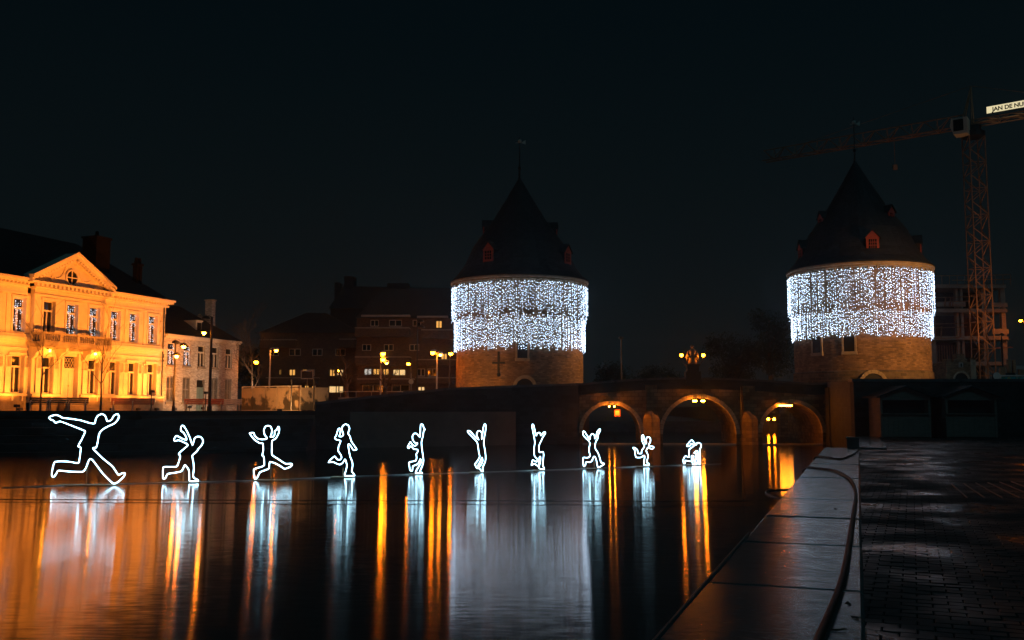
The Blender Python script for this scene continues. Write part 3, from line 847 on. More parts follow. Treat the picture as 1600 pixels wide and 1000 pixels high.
# balcony
by0 = CP-1.0
MB().box(b0,b1,by0-.08,CP-.003,4.32,4.52).box(b0+.05,b1-.05,by0-.0,CP-.004,4.2,4.317).build('balcony_slab', M['plinth'], MAN)
MB().box(b0+.03,b1-.03,by0-.04,by0+.16,5.02,5.14).box(b0+.03,b1-.03,by0-.02,by0+.14,4.523,4.60).box(b0+.03,b0+.21,by0+.161,CP-.003,5.02,5.14).box(b1-.21,b1-.03,by0+.161,CP-.003,5.02,5.14).build('balcony_rail', M['plinth'], MAN)
prof = [(.035,0),(.035,.04),(.055,.1),(.06,.16),(.03,.27),(.03,.32),(.045,.38),(.045,.417)]
bal = None; nb = 33
xb0, xb1 = b0+.12, b1-.12
for k in range(nb):
    x = xb0+(xb1-xb0)*k/(nb-1)
    if k % 8 == 0:
        MB().box(x-.11,x+.11,by0-.03,by0+.15,4.603,5.017).build('balcony_pier', M['plinth'], MAN); continue
    if bal is None: bal = MB().lathe(prof, 8).build('baluster', M['plinth'], MAN, loc=(x,by0+.06,4.602))
    else: child_copy(bal, MAN, (x,by0+.06,4.602))
for x in (xb0, xb1):
    for k in range(1,4): child_copy(bal, MAN, (x, by0+.06+.22*k, 4.602))
for x in (b0+.3, D_-1.1, D_+1.1, b1-.3):
    MB().prism([(0,4.19),(.85,4.19),(.8,3.98),(.45,3.85),(.25,3.55),(0,3.4)], -.12, .12).build('balcony_bracket', M['trim'], MAN, loc=(x, CP-.003, 0), rot=(0,0,-PI/2))
# roof and chimneys
rz_, ry = 12.7, 5.2
rm = MB().add([(-.3,-.5,8.5),(LEN+.4,-.5,8.5),(LEN+.4,10.4,8.5),(-.3,10.4,8.5),(-.3+3,ry,rz_),(LEN-3.8,ry,rz_)],
              [(0,1,5,4),(1,2,5),(2,3,4,5),(3,0,4),(3,2,1,0)])
rm.add([(p0,CP-.6,8.64),(pm_,CP-.6,apex+.18),(p1,CP-.6,8.64),(pm_,4.6,apex+.18),(p0,.3,8.64),(p1,.3,8.64)], [(0,1,3,4),(2,5,3,1)])
ROOF = rm.build('roof', M['slate'], MAN, uv='box')
for (x0, x1, y0, y1, zt) in ((13.9,15.3,1.9,3.2,12.75),(17.4,17.6,1.2,1.6,11.15),(17.75,17.95,1.2,1.6,11.15)):
    ch = MB().box(x0,x1,y0,y1,9.5,zt).box(x0-.08,x1+.08,y0-.08,y1+.08,zt+.003,zt+.15)
    ch.lathe([(.14,zt+.153),(.11,zt+.6)], 8, ((x0+x1)/2,(y0+y1)/2,0))
    ch.build('chimney', M['chimney_brick'], ROOF)
MB().bar((LEN-.25,-.18,1.2),(LEN-.25,-.18,8.0),.05,6).build('downpipe', M['steel_dark'], MAN)

def mw(x, y, z=0.0):
    c_, s_ = math.cos(FR), math.sin(FR)
    return (man_o[0]+c_*x-s_*y, man_o[1]+s_*x+c_*y, GZ+z)
ordn = ['first','second','third','fourth','fifth','sixth']
for k, s in enumerate((wins[0],wins[1],wins[2],wins[3],wins[4],wins[6])):
    y = CP if 6.6 < s < 12.8 else 0
    pos = mw(lx(s), y+.15)
    f = fairy(0, 5.2, 7.2, .8, (pos, FR), f'white fairy lights in the {ordn[k]} upper mansion window from the far right corner' if k < 5 else 'white fairy lights in the upper mansion window just left of the pediment')

# floodlights at the foot of the facade and out on the bank
def flood(x, y, z, aim, energy, ang, label, col=(1.0,.25,.022), blend=.7, size=.12):
    p = Vector(mw(x, y, z)); a = Vector(mw(*aim))
    t = thing('floodlight', label, 'floodlight', p, FR, 'floodlights before the mansion')
    MB().box(-.16,.16,-.10,.06,-.02,.14).build('housing', M['steel_dark'], t)
    MB().bar((0,0,-z),(0,0,-.02),.03,5).build('spike', M['steel_dark'], t)
    l = bpy.data.lights.new('flood', 'SPOT'); l.energy = energy; l.spot_size = math.radians(ang); l.spot_blend = blend; l.color = col; l.shadow_soft_size = size
    lo = bpy.data.objects.new('lamp', l); COL.objects.link(lo); lo.parent = t
    lo.location = (0,.0,.22)
    d = (a-(p+Vector((0,0,.22)))); rot = d.to_track_quat('-Z','Y').to_matrix().to_4x4()
    lo.matrix_local = Matrix.Translation((0,.0,.22)) @ Matrix.Rotation(-FR,4,'Z') @ rot
    return t
places = ['beside the mansion\'s far corner','below the second window from the far corner','below the third window from the far corner','right of the mansion steps','left of the mansion steps','below the left wing\'s first window','below the left wing\'s last window']
for k, (x, y) in enumerate(((lx(.3),-1.5),(lx(2.3),-1.5),(lx(4.25),-1.5),(lx(7.6),-2.2),(lx(11.6),-2.2),(lx(14.65),-1.5),(lx(16.7),-1.5))):
    flood(x, y, .12, (x+.2, 0, 3.4), 780, 105, 'small dark ground floodlight '+places[k])
for k, s in enumerate((2.0, 7.2, 12.4, 17.4)):
    flood(lx(s), -4.2 if k in (0,3) else -9.6, .3 if k in (0,3) else 1.2, (lx(s)+.3, 0, 6.2), 3400 if k in (0,3) else 7200, 90, 'dark floodlight on the paving facing '+['the mansion\'s right wing','the right half of the mansion portico','the left half of the mansion portico','the mansion\'s left wing'][k])
flood(22.5, -6.5, .2, (23.0,0,3.2), 1500, 115, 'small added floodlight on the paving before the white house', (1.0,.56,.30))  # added to brighten the white house front
flood(20.3, -3.0, .2, (20.4,0,3.0), 420, 110, 'small floodlight between mansion and white house', (1.0,.30,.03))
for k, s in enumerate((11.58, 7.58)):
    t = thing('wall_lantern', 'bright wall lantern under the balcony over the '+['left','right']["1" == str(k)]+' window beside the mansion door', 'lantern', mw(lx(s), CP-.22, 4.0), FR, 'lanterns under the balcony')
    MB().ball((0,0,0),.10,8,6).build('lamp_globe', M['lantern'], t)
    MB().box(-.07,.07,-.02,.2,.09,.16).build('bracket', M['steel_dark'], t)

# ================================================================== WHITE TOWN HOUSE
HO = fpt(-.12)
HOU = thing('white_house', 'plain white two-storey house with slate roof and closed louvred shutters beside the mansion', 'house', (*HO, GZ), FR)
hl = 9.45; HS = [.82, 2.7, 4.48, 6.25, 8.12]
hu, hg = (3.6,5.35), (.72,2.75)
ops = [(x-.45,x+.45,*hu) for x in HS]+[(x-.45,x+.45,*hg) for x in HS if x != HS[2]]+[(HS[2]-.5,HS[2]+.5,.02,2.55)]
hm = MB(); wall_panel(hm, .0, hl, 0, 5.75, ops, 0, .22)
hm.add([(hl,0,0),(hl,8.5,0),(hl,8.5,5.75),(hl,0,5.75)], [(0,1,2,3)]).add([(hl,0,5.75),(hl,8.5,5.75),(hl,4.2,8.6)], [(0,1,2)]).add([(0,8.5,0),(hl,8.5,0),(hl,8.5,5.75),(0,8.5,5.75)], [(0,1,2,3)])
hm.build('wall', M['white_wall'], HOU, uv='box')
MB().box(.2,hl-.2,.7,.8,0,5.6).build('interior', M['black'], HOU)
MB().box(0,hl+.1,-.28,-.002,5.85,6.02).box(0,hl+.05,-.14,-.002,5.72,5.848).build('cornice', M['joinery'], HOU)
hr = MB().add([(-.0,-.3,6.0),(hl+.15,-.3,6.0),(hl+.15,8.8,6.0),(-.0,8.8,6.0),(-.0,4.2,8.95),(hl-2.6,4.2,8.95)], [(0,1,5,4),(1,2,5),(2,3,4,5),(3,0,4),(0,3,2,1)])
HR = hr.build('roof', M['slate'], HOU, uv='box')
MB().box(8.0,8.5,1.8,2.5,6.5,9.5).box(7.94,8.56,1.74,2.56,9.503,9.62).build('chimney', M['white_wall'], HR, uv='box')
dm = MB().box(4.65,5.35,.75,2.5,6.3,7.4).box(4.58,5.42,.65,2.6,7.403,7.5)
dmo = dm.build('dormer', M['joinery'], HR); MB().box(4.75,5.25,.70,.745,6.5,7.3).build('pane', M['glass'], dmo)
for i, x in enumerate(HS):
    window(HOU, x, hu[0], hu[1], .88, .15, transom=.68, bars=0)
    MB().box(x-.52,x+.52,-.08,-.001,hu[0]-.13,hu[0]-.003).build('window_sill', M['plinth'], HOU)
    if x != HS[2]:
        for d in (-.225,.225): shutter(HOU, x+d, hg[0]+.02, hg[1]-.02, .43, .10, 'screen')
        MB().box(x-.52,x+.52,-.08,-.001,hg[0]-.13,hg[0]-.003).build('window_sill', M['plinth'], HOU)
dd = MB().box(HS[2]-.48,HS[2]+.48,.12,.18,.02,1.95)
for sx in (-.22,.22):
    for z0, z1 in ((.2,.8),(.95,1.8)): dd.box(HS[2]+sx-.15,HS[2]+sx+.15,.095,.118,z0,z1)
dd = dd.build('door', M['teal_door'], HOU); MB().ball((HS[2]+.36,.07,1.0),.04,8,5).build('handle', M['bronze'], dd)
MB().prism([(HS[2]-.48,1.98),(HS[2]+.48,1.98)]+[(HS[2]+.48*math.cos(PI*k/10),2.06+.46*math.sin(PI*k/10)) for k in range(11)], .14,.17).build('fanlight', M['glass'], HOU)
def hw_(x, y, z=0.0):
    c_, s_ = math.cos(FR), math.sin(FR)
    return (HO[0]+c_*x-s_*y, HO[1]+s_*x+c_*y, GZ+z)
fairy(0, 3.65, 5.2, .7, (hw_(HS[0],.06), FR), 'white fairy lights in the upper window of the white house nearest the mansion')
fairy(0, 3.65, 5.2, .7, (hw_(HS[1],.06), FR), 'white fairy lights in the second upper window of the white house')

# ================================================================== BANK FURNITURE
def bench(label, loc, rz, seatmat, L=2.4, grp='benches along the left bank'):
    t = thing('park_bench', label, 'bench', loc, rz, grp)
    n = 3
    for s in (-L/2+.15, 0, L/2-.15):
        MB().tube([(s,-.42,0),(s,-.36,.22),(s,-.30,.44),(s,.05,.42),(s,.2,.46),(s,.38,.86)], .035, 5).tube([(s,.22,.42),(s,.34,0)], .035, 5).tube([(s,-.32,.44),(s,-.30,.66),(s,.12,.68)], .03, 5).build('frame', M['pale_paint'], t)
    for k in range(4): MB().box(-L/2,L/2,-.32+.125*k,-.215+.125*k,.455,.49).build('seat_slat', M[seatmat], t)
    for k in range(3): MB().box(-L/2,L/2,-.02,.02,-.05,.05).build('back_slat', M[seatmat], t, loc=(0,.235+.055*k,.58+.125*k), rot=(-.42,0,0))
    return t
c_, s_ = math.cos(FR), math.sin(FR)
def bank(px, Y): 
    p = at(px, 640, Y); return (p.x, p.y, GZ)
bench('red slatted bench with pale frame under the mansion\'s right wing', bank(207,62.5), FR-.9, 'red_wood', 2.6)
bench('second dark red bench before the white house door', bank(318,66.0), FR-1.0, 'red_wood', 2.6)
bench('white slatted bench at the far corner of the white house', bank(352,67.5), FR-1.0, 'white_wood', 2.2)
bench('dark bench left of the mansion steps', bank(78,58), FR-.9, 'dark_wood', 2.4)
bench('dark bench right in front of the mansion steps', bank(104,58.6), FR-.9, 'dark_wood', 2.4)

def bare_tree(label, loc, h, seed, r0=.09, spread=.5, pollard=False, levels=4, grp=None, name='bare_tree'):
    rg = random.Random(seed)
    t = thing(name, label, 'tree', loc, 0, grp)
    tr = MB(); pts = []; rr = []; p = Vector((0,0,0)); n = 7
    hh = h*(.62 if not pollard else .55)
    for i in range(n+1):
        pts.append(p.copy()); rr.append(r0*(1-.55*i/n)*(1.25 if i == 0 else 1))
        p = p + Vector((rg.uniform(-.03,.03)*h*.15, rg.uniform(-.03,.03)*h*.15, hh/n))
    tr.tube(pts, rr, 7); tr.build('trunk', M['bark'], t)
    cr_ = MB()
    def br(p, d, L, r, lv):
        m = 4; ps = [p]; rs = [r]
        for i in range(m):
            d = (d + Vector((rg.uniform(-.22,.22), rg.uniform(-.22,.22), rg.uniform(-.05,.2)))).normalized()
            p = p + d*(L/m); ps.append(p); rs.append(r*(1-.6*(i+1)/m))
            if lv > 0 and i >= 1:
                a = d.orthogonal().normalized(); a.rotate(Matrix.Rotation(rg.uniform(0,2*PI),3,d))
                for _ in range(1 if rg.random() < .6 else 2):
                    br(p, (d*.75+a*rg.uniform(.5,.9)).normalized(), L*rg.uniform(.5,.7), rs[-1]*.75, lv-1)
        cr_.tube(ps, [max(x,.006) for x in rs], 4 if lv < 2 else 5)
    nb_ = 7 if not pollard else 6
    for k in range(nb_):
        i = rg.randint(3, n) if not pollard else rg.randint(n-2, n)
        a = 2*PI*k/nb_+rg.uniform(-.3,.3)
        d = Vector((math.cos(a)*spread, math.sin(a)*spread, .75)).normalized()
        br(pts[i], d, h*rg.uniform(.22,.34), rr[i]*.55, levels-2)
    br(pts[n], Vector((0,0,1)), h*.36, rr[n]*.8, levels-2)
    cr_.build('crown', M['bark'], t)
    return t
bare_tree('thin bare young tree on the bank in front of the mansion\'s left wing', bank(63,56.5), 6.0, 21, .055, levels=3)
bare_tree('slender bare tree on the bank right of the balcony', bank(157,58.5), 6.4, 22, .06, levels=3)
bare_tree('bare tree with drooping twigs at the far corner of the white house', bank(392,76), 6.5, 23, .10, .8, levels=5)
bare_tree('gnarled pollarded tree in front of the two lit flat windows', bank(541,90), 5.4, 24, .32, .8, True, levels=4)
bare_tree('knobbly pollarded tree beside the double street lamp', bank(601,84), 4.4, 25, .30, .9, True, levels=4)

def lamp_post(label, base, h, heads, mat='steel_dark', r=.07, grp='street lamps on the left bank', light=0):
    """heads: (dx, dy, dz below the top, kind)"""
    t = thing('street_lamp', label, 'street lamp', base, 0, grp)
    MB().lathe([(r*1.7,0),(r*1.7,.35),(r*1.1,.42),(r*.8,h)], 8).build('pole', M[mat], t)
    for dx, dy, dz, kind in heads:
        z = h-dz
        MB().tube([(0,0,z+.12),(dx*.5,dy*.5,z+.2),(dx,dy,z+.16)], .03, 5).build('arm', M[mat], t)
        hd = MB().lathe([(.05,.22),(.22,.14),(.26,.06),(.26,.0)], 10, (dx,dy,z)).build('lamp_head', M[mat], t)
        m = {'on':'sodium','small':'sodium_small','dim':'dimlamp'}.get(kind)
        if m: MB().ball((dx,dy,z-.06), .19 if kind == 'on' else .13, 10, 6, .9).build('lamp_globe', M[m], hd)
    return t
M['dimlamp'] = emitter('dim_lamp', (1.0,.7,.4), 4)
lamp_post('black post with two glowing lamp heads at the corner where mansion and white house meet', bank(271,65), 4.7, [(.1,0,.9,'small'),(.55,0,.25,'small'),(-.1,.3,.05,'off')])
lamp_post('tall dark mast with one glowing head in front of the white house', bank(327,64), 6.35, [(-.5,0,1.05,'small'),(-.4,0,.15,'off')], r=.10)
lamp_post('orange street lamp beyond the right end of the white house', bank(403,84), 4.5, [(-.25,0,.15,'on')])
lamp_post('pale lamp post behind the hoarding, its flat head switched on to brighten the hoarding', bank(420,80), 5.1, [(.5,0,.0,'small')], 'pale_paint')  # head made to glow so the hoarding gets more light
lamp_post('double street lamp with two stacked glowing heads beside the pollarded tree', bank(594,86), 5.3, [(.2,0,.1,'on'),(.2,0,.62,'on'),(.5,.1,.95,'small')], 'pale_paint')
lamp_post('faint street lamp between the double lamp and the tall dark mast', bank(641,104), 5.3, [(-.25,0,.15,'on')])
lamp_post('tall dark mast with two unlit floodlight heads left of the round tower', bank(651,73), 7.1, [(.25,0,.3,'off'),(.3,0,.75,'off')], r=.06)
lamp_post('pale lamp post with bright twin heads left of the round tower', bank(682,82), 5.0, [(-.35,0,-.05,'on'),(.3,0,.15,'small')], 'pale_paint')
lamp_post('street lamp half hidden by the edge of the left round tower', bank(702,92), 5.6, [(.1,0,.05,'on')])
lamp_post('small street lamp in front of the lit flat windows above the hoarding', bank(529,112), 4.7, [(-.1,0,.0,'small')])

# hoarding
hp = [(at(377,640,73), at(470,640,70)), (at(470,640,70), at(513,640,72))]
HB = thing('site_hoarding', 'long printed hoarding with dark leafy pictures, lit from above, at the end of the bank', 'hoarding', (hp[0][0].x, hp[0][0].y, GZ))
def hoard_mat():
    m = material('printed_hoarding', (.52,.42,.28), .6, .3, .9)
    n = m.node_tree; bs = n.nodes['Principled BSDF']
    t = n.nodes.new('ShaderNodeTexCoord'); a = n.nodes.new('ShaderNodeTexNoise'); a.inputs['Scale'].default_value = 1.3; a.inputs['Detail'].default_value = 7
    mp = n.nodes.new('ShaderNodeSeparateXYZ'); n.links.new(t.outputs['Object'], mp.inputs[0]); gp = n.nodes.new('ShaderNodeNewGeometry'); n.links.new(gp.outputs['Position'], a.inputs[0])
    s = n.nodes.new('ShaderNodeMath'); s.operation = 'MULTIPLY_ADD'; s.inputs[1].default_value = -.17
    n.links.new(mp.outputs['Z'], s.inputs[0]); n.links.new(a.outputs['Fac'], s.inputs[2])
    g = n.nodes.new('ShaderNodeMapRange'); g.inputs[1].default_value = .33; g.inputs[2].default_value = .42; n.links.new(s.outputs[0], g.inputs[0])
    mx = n.nodes.new('ShaderNodeMix'); mx.data_type = 'RGBA'
    old = bs.inputs['Base Color'].links[0].from_socket
    n.links.new(g.outputs[0], mx.inputs[0]); n.links.new(old, mx.inputs[6]); mx.inputs[7].default_value = (.06,.055,.04,1)
    n.links.new(mx.outputs[2], bs.inputs['Base Color']); return m
M['hoard'] = hoard_mat()
org = Vector((hp[0][0].x, hp[0][0].y, GZ))
for a, b in hp:
    a = Vector((a.x,a.y,GZ))-org; b = Vector((b.x,b.y,GZ))-org; n_ = max(2, round((b-a).length/1.25)); d = (b-a)/n_
    ang = math.atan2(d.y, d.x)
    for k in range(n_):
        p = a+d*k
        MB().box(.02,d.length-.02,-.02,.02,.12,1.75+.03*(k % 2)).build('panel', M['hoard'], HB, loc=p, rot=(0,0,ang))
        MB().box(-.04,.04,.03,.12,0,1.9).build('post', M['pale_paint'], HB, loc=p, rot=(0,0,ang))
a = Vector((0,0,1.86)); b = Vector((hp[0][1].x-org.x, hp[0][1].y-org.y, 1.86))
MB().bar(a, b, .05, 4).build('top_rail', M['pale_paint'], HB)
MB().bar(a-Vector((0,0,1.82)), b-Vector((0,0,1.82)), .10, 4).build('kerb_rail', M['pale_con'], HB)
for k, (px, lab) in enumerate(((455,'near'),(490,'far'))):
    p = at(px, 640, 68.6)
    t = thing('barrier_post', f'thin dark post standing before the {lab} half of the printed hoarding', 'post', (p.x,p.y,GZ))
    MB().lathe([(.05,0),(.045,2.2)],6).build('shaft', M['steel_dark'], t); MB().ball((0,0,2.25),.08,8,5).build('knob', M['steel_dark'], t)
t = thing('floodlight', 'small added floodlight on the ground brightening the printed hoarding', 'floodlight', (*at(437,640,66.5)[:2], GZ))  # added lamp, throws extra light on the hoarding panels
MB().box(-.16,.16,-.1,.06,.05,.2).build('housing', M['steel_dark'], t); MB().bar((0,0,0),(0,0,.05),.04,5).build('spike', M['steel_dark'], t)
l = bpy.data.lights.new('flood', 'SPOT'); l.energy = 900; l.spot_size = math.radians(120); l.spot_blend = .9; l.color = (1.0,.42,.12); l.shadow_soft_size = .1
o = bpy.data.objects.new('lamp', l); COL.objects.link(o); o.parent = t; o.location = (0,.1,.28); o.rotation_euler = Vector((.2,4.5,1.6)).to_track_quat('-Z','Y').to_euler()
t = thing('floodlight', 'small added floodlight on the terrace brightening the left brick tower', 'floodlight', (-5.6,75.2,4.0))  # added lamp, brightens the brick of the left tower
MB().box(-.16,.16,-.1,.06,.05,.2).build('housing', M['steel_dark'], t); MB().bar((0,0,0),(0,0,.05),.04,5).build('spike', M['steel_dark'], t)
l = bpy.data.lights.new('flood', 'SPOT'); l.energy = 700; l.spot_size = math.radians(110); l.spot_blend = .9; l.color = (1.0,.40,.08); l.shadow_soft_size = .1
o = bpy.data.objects.new('lamp', l); COL.objects.link(o); o.parent = t; o.location = (0,.1,.28); o.rotation_euler = Vector((4.5,5,1.6)).to_track_quat('-Z','Y').to_euler()
t = thing('road_sign', 'square pale road sign on a thin post above the hoarding', 'sign', (*at(479,640,76)[:2], GZ))
MB().bar((0,0,0),(0,0,3.3),.035,6).build('post', M['steel'], t); MB().box(-.5,.5,-.06,-.036,2.55,3.25).build('plate', M['pale_paint'], t); MB().box(-.42,.42,-.064,-.062,2.63,3.17).build('dark_field', M['steel_dark'], t)
t = thing('blue_sign', 'small round traffic sign near the tall dark mast', 'sign', (*at(642,640,76)[:2], GZ))
MB().bar((0,0,0),(0,0,3.0),.035,6).build('post', M['steel'], t); MB().bar((0,-.05,2.35),(0,-.07,2.35),.2,14).build('disc', M['pale_paint'], t)
# low parapet wall and railing beyond the ramp
lw = thing('low_wall', 'low pale wall with a rail running along the street before the flats', 'wall', (*at(528,640,86)[:2], GZ))
MB().box(0,11.5,0,.25,-.3,1.25).build('wall_face', M['pale_con'], lw)
MB().bar((0,.1,1.75),(11.5,.1,1.75),.035,5).build('rail', M['pale_paint'], lw)
for k in range(9): MB().bar((.2+1.38*k,.1,1.25),(.2+1.38*k,.1,1.75),.025,5).build('rail_post', M['pale_paint'], lw)

# ================================================================== FLATS BEHIND THE LEFT BANK
def slab_house(label, name, cat, X0, X1, Y, D, z0, zt, mat, parts, roof=None, lit=(), dark=(), para=(), rz=0):
    t = thing(name, label, cat, (X0, Y, z0), rz)
    w_ = X1-X0
    MB().box(0,w_,0,D,0,zt-z0).build('wall', M[mat], t, uv='box')
    if roof: 
        zr, ins = roof
        MB().add([(-.2,-.2,zt-z0+.003),(w_+.2,-.2,zt-z0+.003),(w_+.2,D+.2,zt-z0+.003),(-.2,D+.2,zt-z0+.003),(ins,ins*.8,zr-z0),(w_-ins,ins*.8,zr-z0),(w_-ins,D-ins,zr-z0),(ins,D-ins,zr-z0)],
                 [(0,1,5,4),(1,2,6,5),(2,3,7,6),(3,0,4,7),(4,5,6,7)]).build('roof', M['dark_roof'], t)
    for (a, b, c, d, pm) in lit:
        x0, x1, za, zb = a-X0, b-X0, c-z0, d-z0
        window(t, (x0+x1)/2, za, zb, x1-x0, -.06, transom=0, pane=pm, joinery='steel_dark')
    for (a, b, c, d) in dark:
        x0, x1, za, zb = a-X0, b-X0, c-z0, d-z0
        window(t, (x0+x1)/2, za, zb, x1-x0, -.06, transom=0, pane='glass', joinery='joinery')
    for (a, b, za, zb, dep) in para:
        MB().box(a-X0,b-X0,-dep,-.003,za-z0,zb-z0-.12).build('balcony_parapet', M['brown_brick'], t, uv='box')
        MB().box(a-X0-.05,b-X0+.05,-dep-.06,-.003,zb-z0-.117,zb-z0).build('parapet_coping', M['pale_con'], t)
    return t
Y1 = 116
def P(px, py, Y): p = at(px, py or 570, Y); return p.x, p.z
def rect(x0, x1, y0, y1, Y):
    a = P(x0, y1, Y); b = P(x1, y0, Y); return (a[0], b[0], a[1], b[1])
XL, XR = P(556,600,Y1)[0], P(722,600,Y1)[0]
zf = lambda py, Y: P(640, py, Y)[1]
flats = slab_house('brown brick apartment block with balconies and lit windows behind the street lamps', 'apartment_block', 'apartment block',
    XL, XR, Y1, 14, 2.0, zf(497,Y1), 'brown_brick', None, (zf(447,Y1), 3.0),
    lit=[(*rect(681,691,501,513,Y1),'lit'),(*rect(569,581,576,586,Y1),'lit3'),(*rect(583,594,576,586,Y1),'lit'),(*rect(597,608,576,586,Y1),'lit'),(*rect(614,634,577,587,Y1),'lit2'),
         (*rect(689,699,552,562,Y1),'lit'),(*rect(653,664,604,613,Y1),'lit2')],
    dark=[rect(579,592,500,510,Y1),rect(608,628,500,510,Y1),rect(645,658,500,510,Y1),rect(566,580,538,548,Y1),rect(600,615,538,548,Y1),rect(640,655,538,548,Y1),rect(668,684,576,588,Y1),rect(652,664,576,588,Y1),rect(566,600,601,612,Y1),rect(612,640,601,612,Y1)],
    para=[(P(557,0,Y1)[0],P(640,0,Y1)[0],zf(527,Y1),zf(513,Y1),1.4),(P(660,0,Y1)[0],P(721,0,Y1)[0],zf(530,Y1),zf(516,Y1),1.3),
          (P(558,0,Y1)[0],P(642,0,Y1)[0],zf(571,Y1),zf(558,Y1),1.5),(P(652,0,Y1)[0],P(721,0,Y1)[0],zf(571,Y1),zf(562,Y1),1.3),
          (P(562,0,Y1)[0],P(648,0,Y1)[0],zf(600,Y1),zf(592,Y1),1.6),(P(652,0,Y1)[0],P(721,0,Y1)[0],zf(600,Y1),zf(590,Y1),1.3)])
MB().box(P(565,0,Y1)[0]-XL, P(641,0,Y1)[0]-XL, -1.0, -.25, zf(496,Y1)-2.0, zf(493,Y1)-2.0).build('roof_edge', M['pale_con'], flats)
MB().box(P(652,0,Y1)[0]-XL, P(700,0,Y1)[0]-XL, -1.0, -.25, zf(497,Y1)-2.0, zf(494.5,Y1)-2.0).build('roof_edge', M['pale_con'], flats)
Y2 = 124
XL2, XR2 = P(405,600,Y2)[0], P(558,600,Y2)[0]
fl2 = slab_house('darker lower apartment block with sloping roofs behind the printed hoarding', 'apartment_block', 'apartment block',
    XL2, XR2, Y2, 12, 2.0, zf(520,Y2), 'brown_brick', None, (zf(484,Y2), 5.0),
    lit=[(*rect(452,462,577,587,Y2),'lit'),(*rect(473,480,577,586,Y2),'lit'),(*rect(515,524,577,588,Y2),'lit'),(*rect(526,537,577,588,Y2),'lit2'),(*rect(514,537,603,614,Y2),'lit2'),(*rect(476,483,602,608,Y2),'lit'),(*rect(487,493,603,609,Y2),'lit'),(*rect(436,440,577,586,Y2),'lit')],
    dark=[rect(420,436,545,556,Y2),rect(452,470,545,556,Y2),rect(488,504,545,556,Y2),rect(524,540,545,556,Y2),rect(482,492,577,587,Y2)],
    para=[(P(408,0,Y2)[0],P(463,0,Y2)[0],zf(543,Y2),zf(531,Y2),1.0),(P(532,0,Y2)[0],P(557,0,Y2)[0],zf(543,Y2),zf(530,Y2),1.0),(P(420,0,Y2)[0],P(500,0,Y2)[0],zf(600,Y2),zf(590,Y2),1.2)])
Y3 = 150
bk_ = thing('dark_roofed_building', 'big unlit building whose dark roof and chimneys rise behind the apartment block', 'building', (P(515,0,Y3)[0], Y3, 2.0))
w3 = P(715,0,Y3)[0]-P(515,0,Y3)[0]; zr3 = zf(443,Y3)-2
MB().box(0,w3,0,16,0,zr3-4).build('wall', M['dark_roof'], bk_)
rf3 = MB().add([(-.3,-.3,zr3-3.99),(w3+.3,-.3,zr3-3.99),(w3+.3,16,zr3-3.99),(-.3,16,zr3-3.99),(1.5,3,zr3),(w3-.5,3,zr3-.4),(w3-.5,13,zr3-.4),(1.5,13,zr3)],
         [(0,1,5,4),(1,2,6,5),(2,3,7,6),(3,0,4,7),(4,5,6,7)]).build('roof', M['dark_roof'], bk_)
for (x0,x1,yt) in ((514,522,438),(529,545,428),(598,632,439)):
    MB().box(P(x0,0,Y3)[0]-P(515,0,Y3)[0]+.2, P(x1,0,Y3)[0]-P(515,0,Y3)[0]+.2, 2.5, 5, zr3-3, zf(yt,Y3)-2).build('chimney', M['dark_roof'], rf3)

# ================================================================== RIGHT BANK
def chalet(label, x, w_, y=55.6):
    t = thing('market_chalet', label, 'chalet', (x, y, .95), 0, 'wooden market chalets on the quay')
    h = w_/2; H = 2.35; ap = 2.88
    MB().box(-h+.06,h-.06,1.9,1.95,0,H).box(-h+.06,-h+.11,.06,1.9,0,H).box(h-.11,h-.06,.06,1.9,0,H).build('side_walls', M['chalet'], t)
    n = 9
    for k in range(n):
        a = -h+.14+(w_-.28)*k/n; MB().box(a+.006, a+(w_-.28)/n-.006, -.02, .03, .03, 1.32).build('counter_board', M['chalet'], t)
    MB().box(-h+.02,h-.02,-.16,.1,1.325,1.38).build('counter_top', M['chalet'], t)
    MB().box(-h,-h+.13,-.04,.1,0,H).box(h-.13,h,-.04,.1,0,H).box(-h+.13,h-.13,-.03,.08,2.15,H).build('post_frame', M['chalet'], t)
    MB().prism([(-h-.1,H+.003),(h+.1,H+.003),(0,ap)], -.05, .02).build('gable_board', M['chalet'], t)
    for s in (-1,1):
        MB().prism([(0,ap+.02),(s*(h+.26),H-.07),(s*(h+.26),H+.01),(0,ap+.11)], -.32, 2.1).build('roof_panel', M['dark_roof'], t)
    MB().box(-h+.14,h-.14,.5,.55,1.385,2.14).build('dark_opening', M['black'], t)  # black sheet standing in for the shade inside the counter opening
p_ = at(1416,683,55.6); chalet('unlit wooden market chalet nearer to the bridge', p_.x, 2.9)
p_ = at(1519,683,55.6); chalet('unlit wooden market chalet farther from the bridge', p_.x, 2.95)

# hose lying along the coping
hs = []
for px, py, z in ((1262,1003,1.04),(1300,920,1.04),(1313,880,1.04),(1320,845,1.04),(1326,812,1.04),(1331,785,1.04),(1333,768,1.04),(1330,755,1.04),(1322,745,1.04),(1308,737,1.04),(1292,732.5,1.04)):
    k = (CAM_Z-z); D = k*1506/(py-640); p = at(px, 640, D); hs.append(Vector((p.x, p.y, z)))
e_ = hs[-1]; back = [hs[0] + (hs[0]-hs[1])*1.5, hs[0]+(hs[0]-hs[1])]
hs = back + hs + [q(27.2,-1.36,.98), q(27.5,-1.46,.7), q(27.9,-1.52,.15), q(28.6,-1.9,.02), q(30.0,-2.6,.02), q(31.5,-2.7,.02), q(32.3,-2.0,.03), q(32.6,-1.5,.35), q(32.7,-1.42,.8), q(32.9,-1.28,1.03)]
for px, py in ((1308,716.5),(1322,713),(1333,708),(1338,704)):
    D = (CAM_Z-1.04)*1506/(py-640); p = at(px,640,D); hs.append(Vector((p.x,p.y,1.04)))
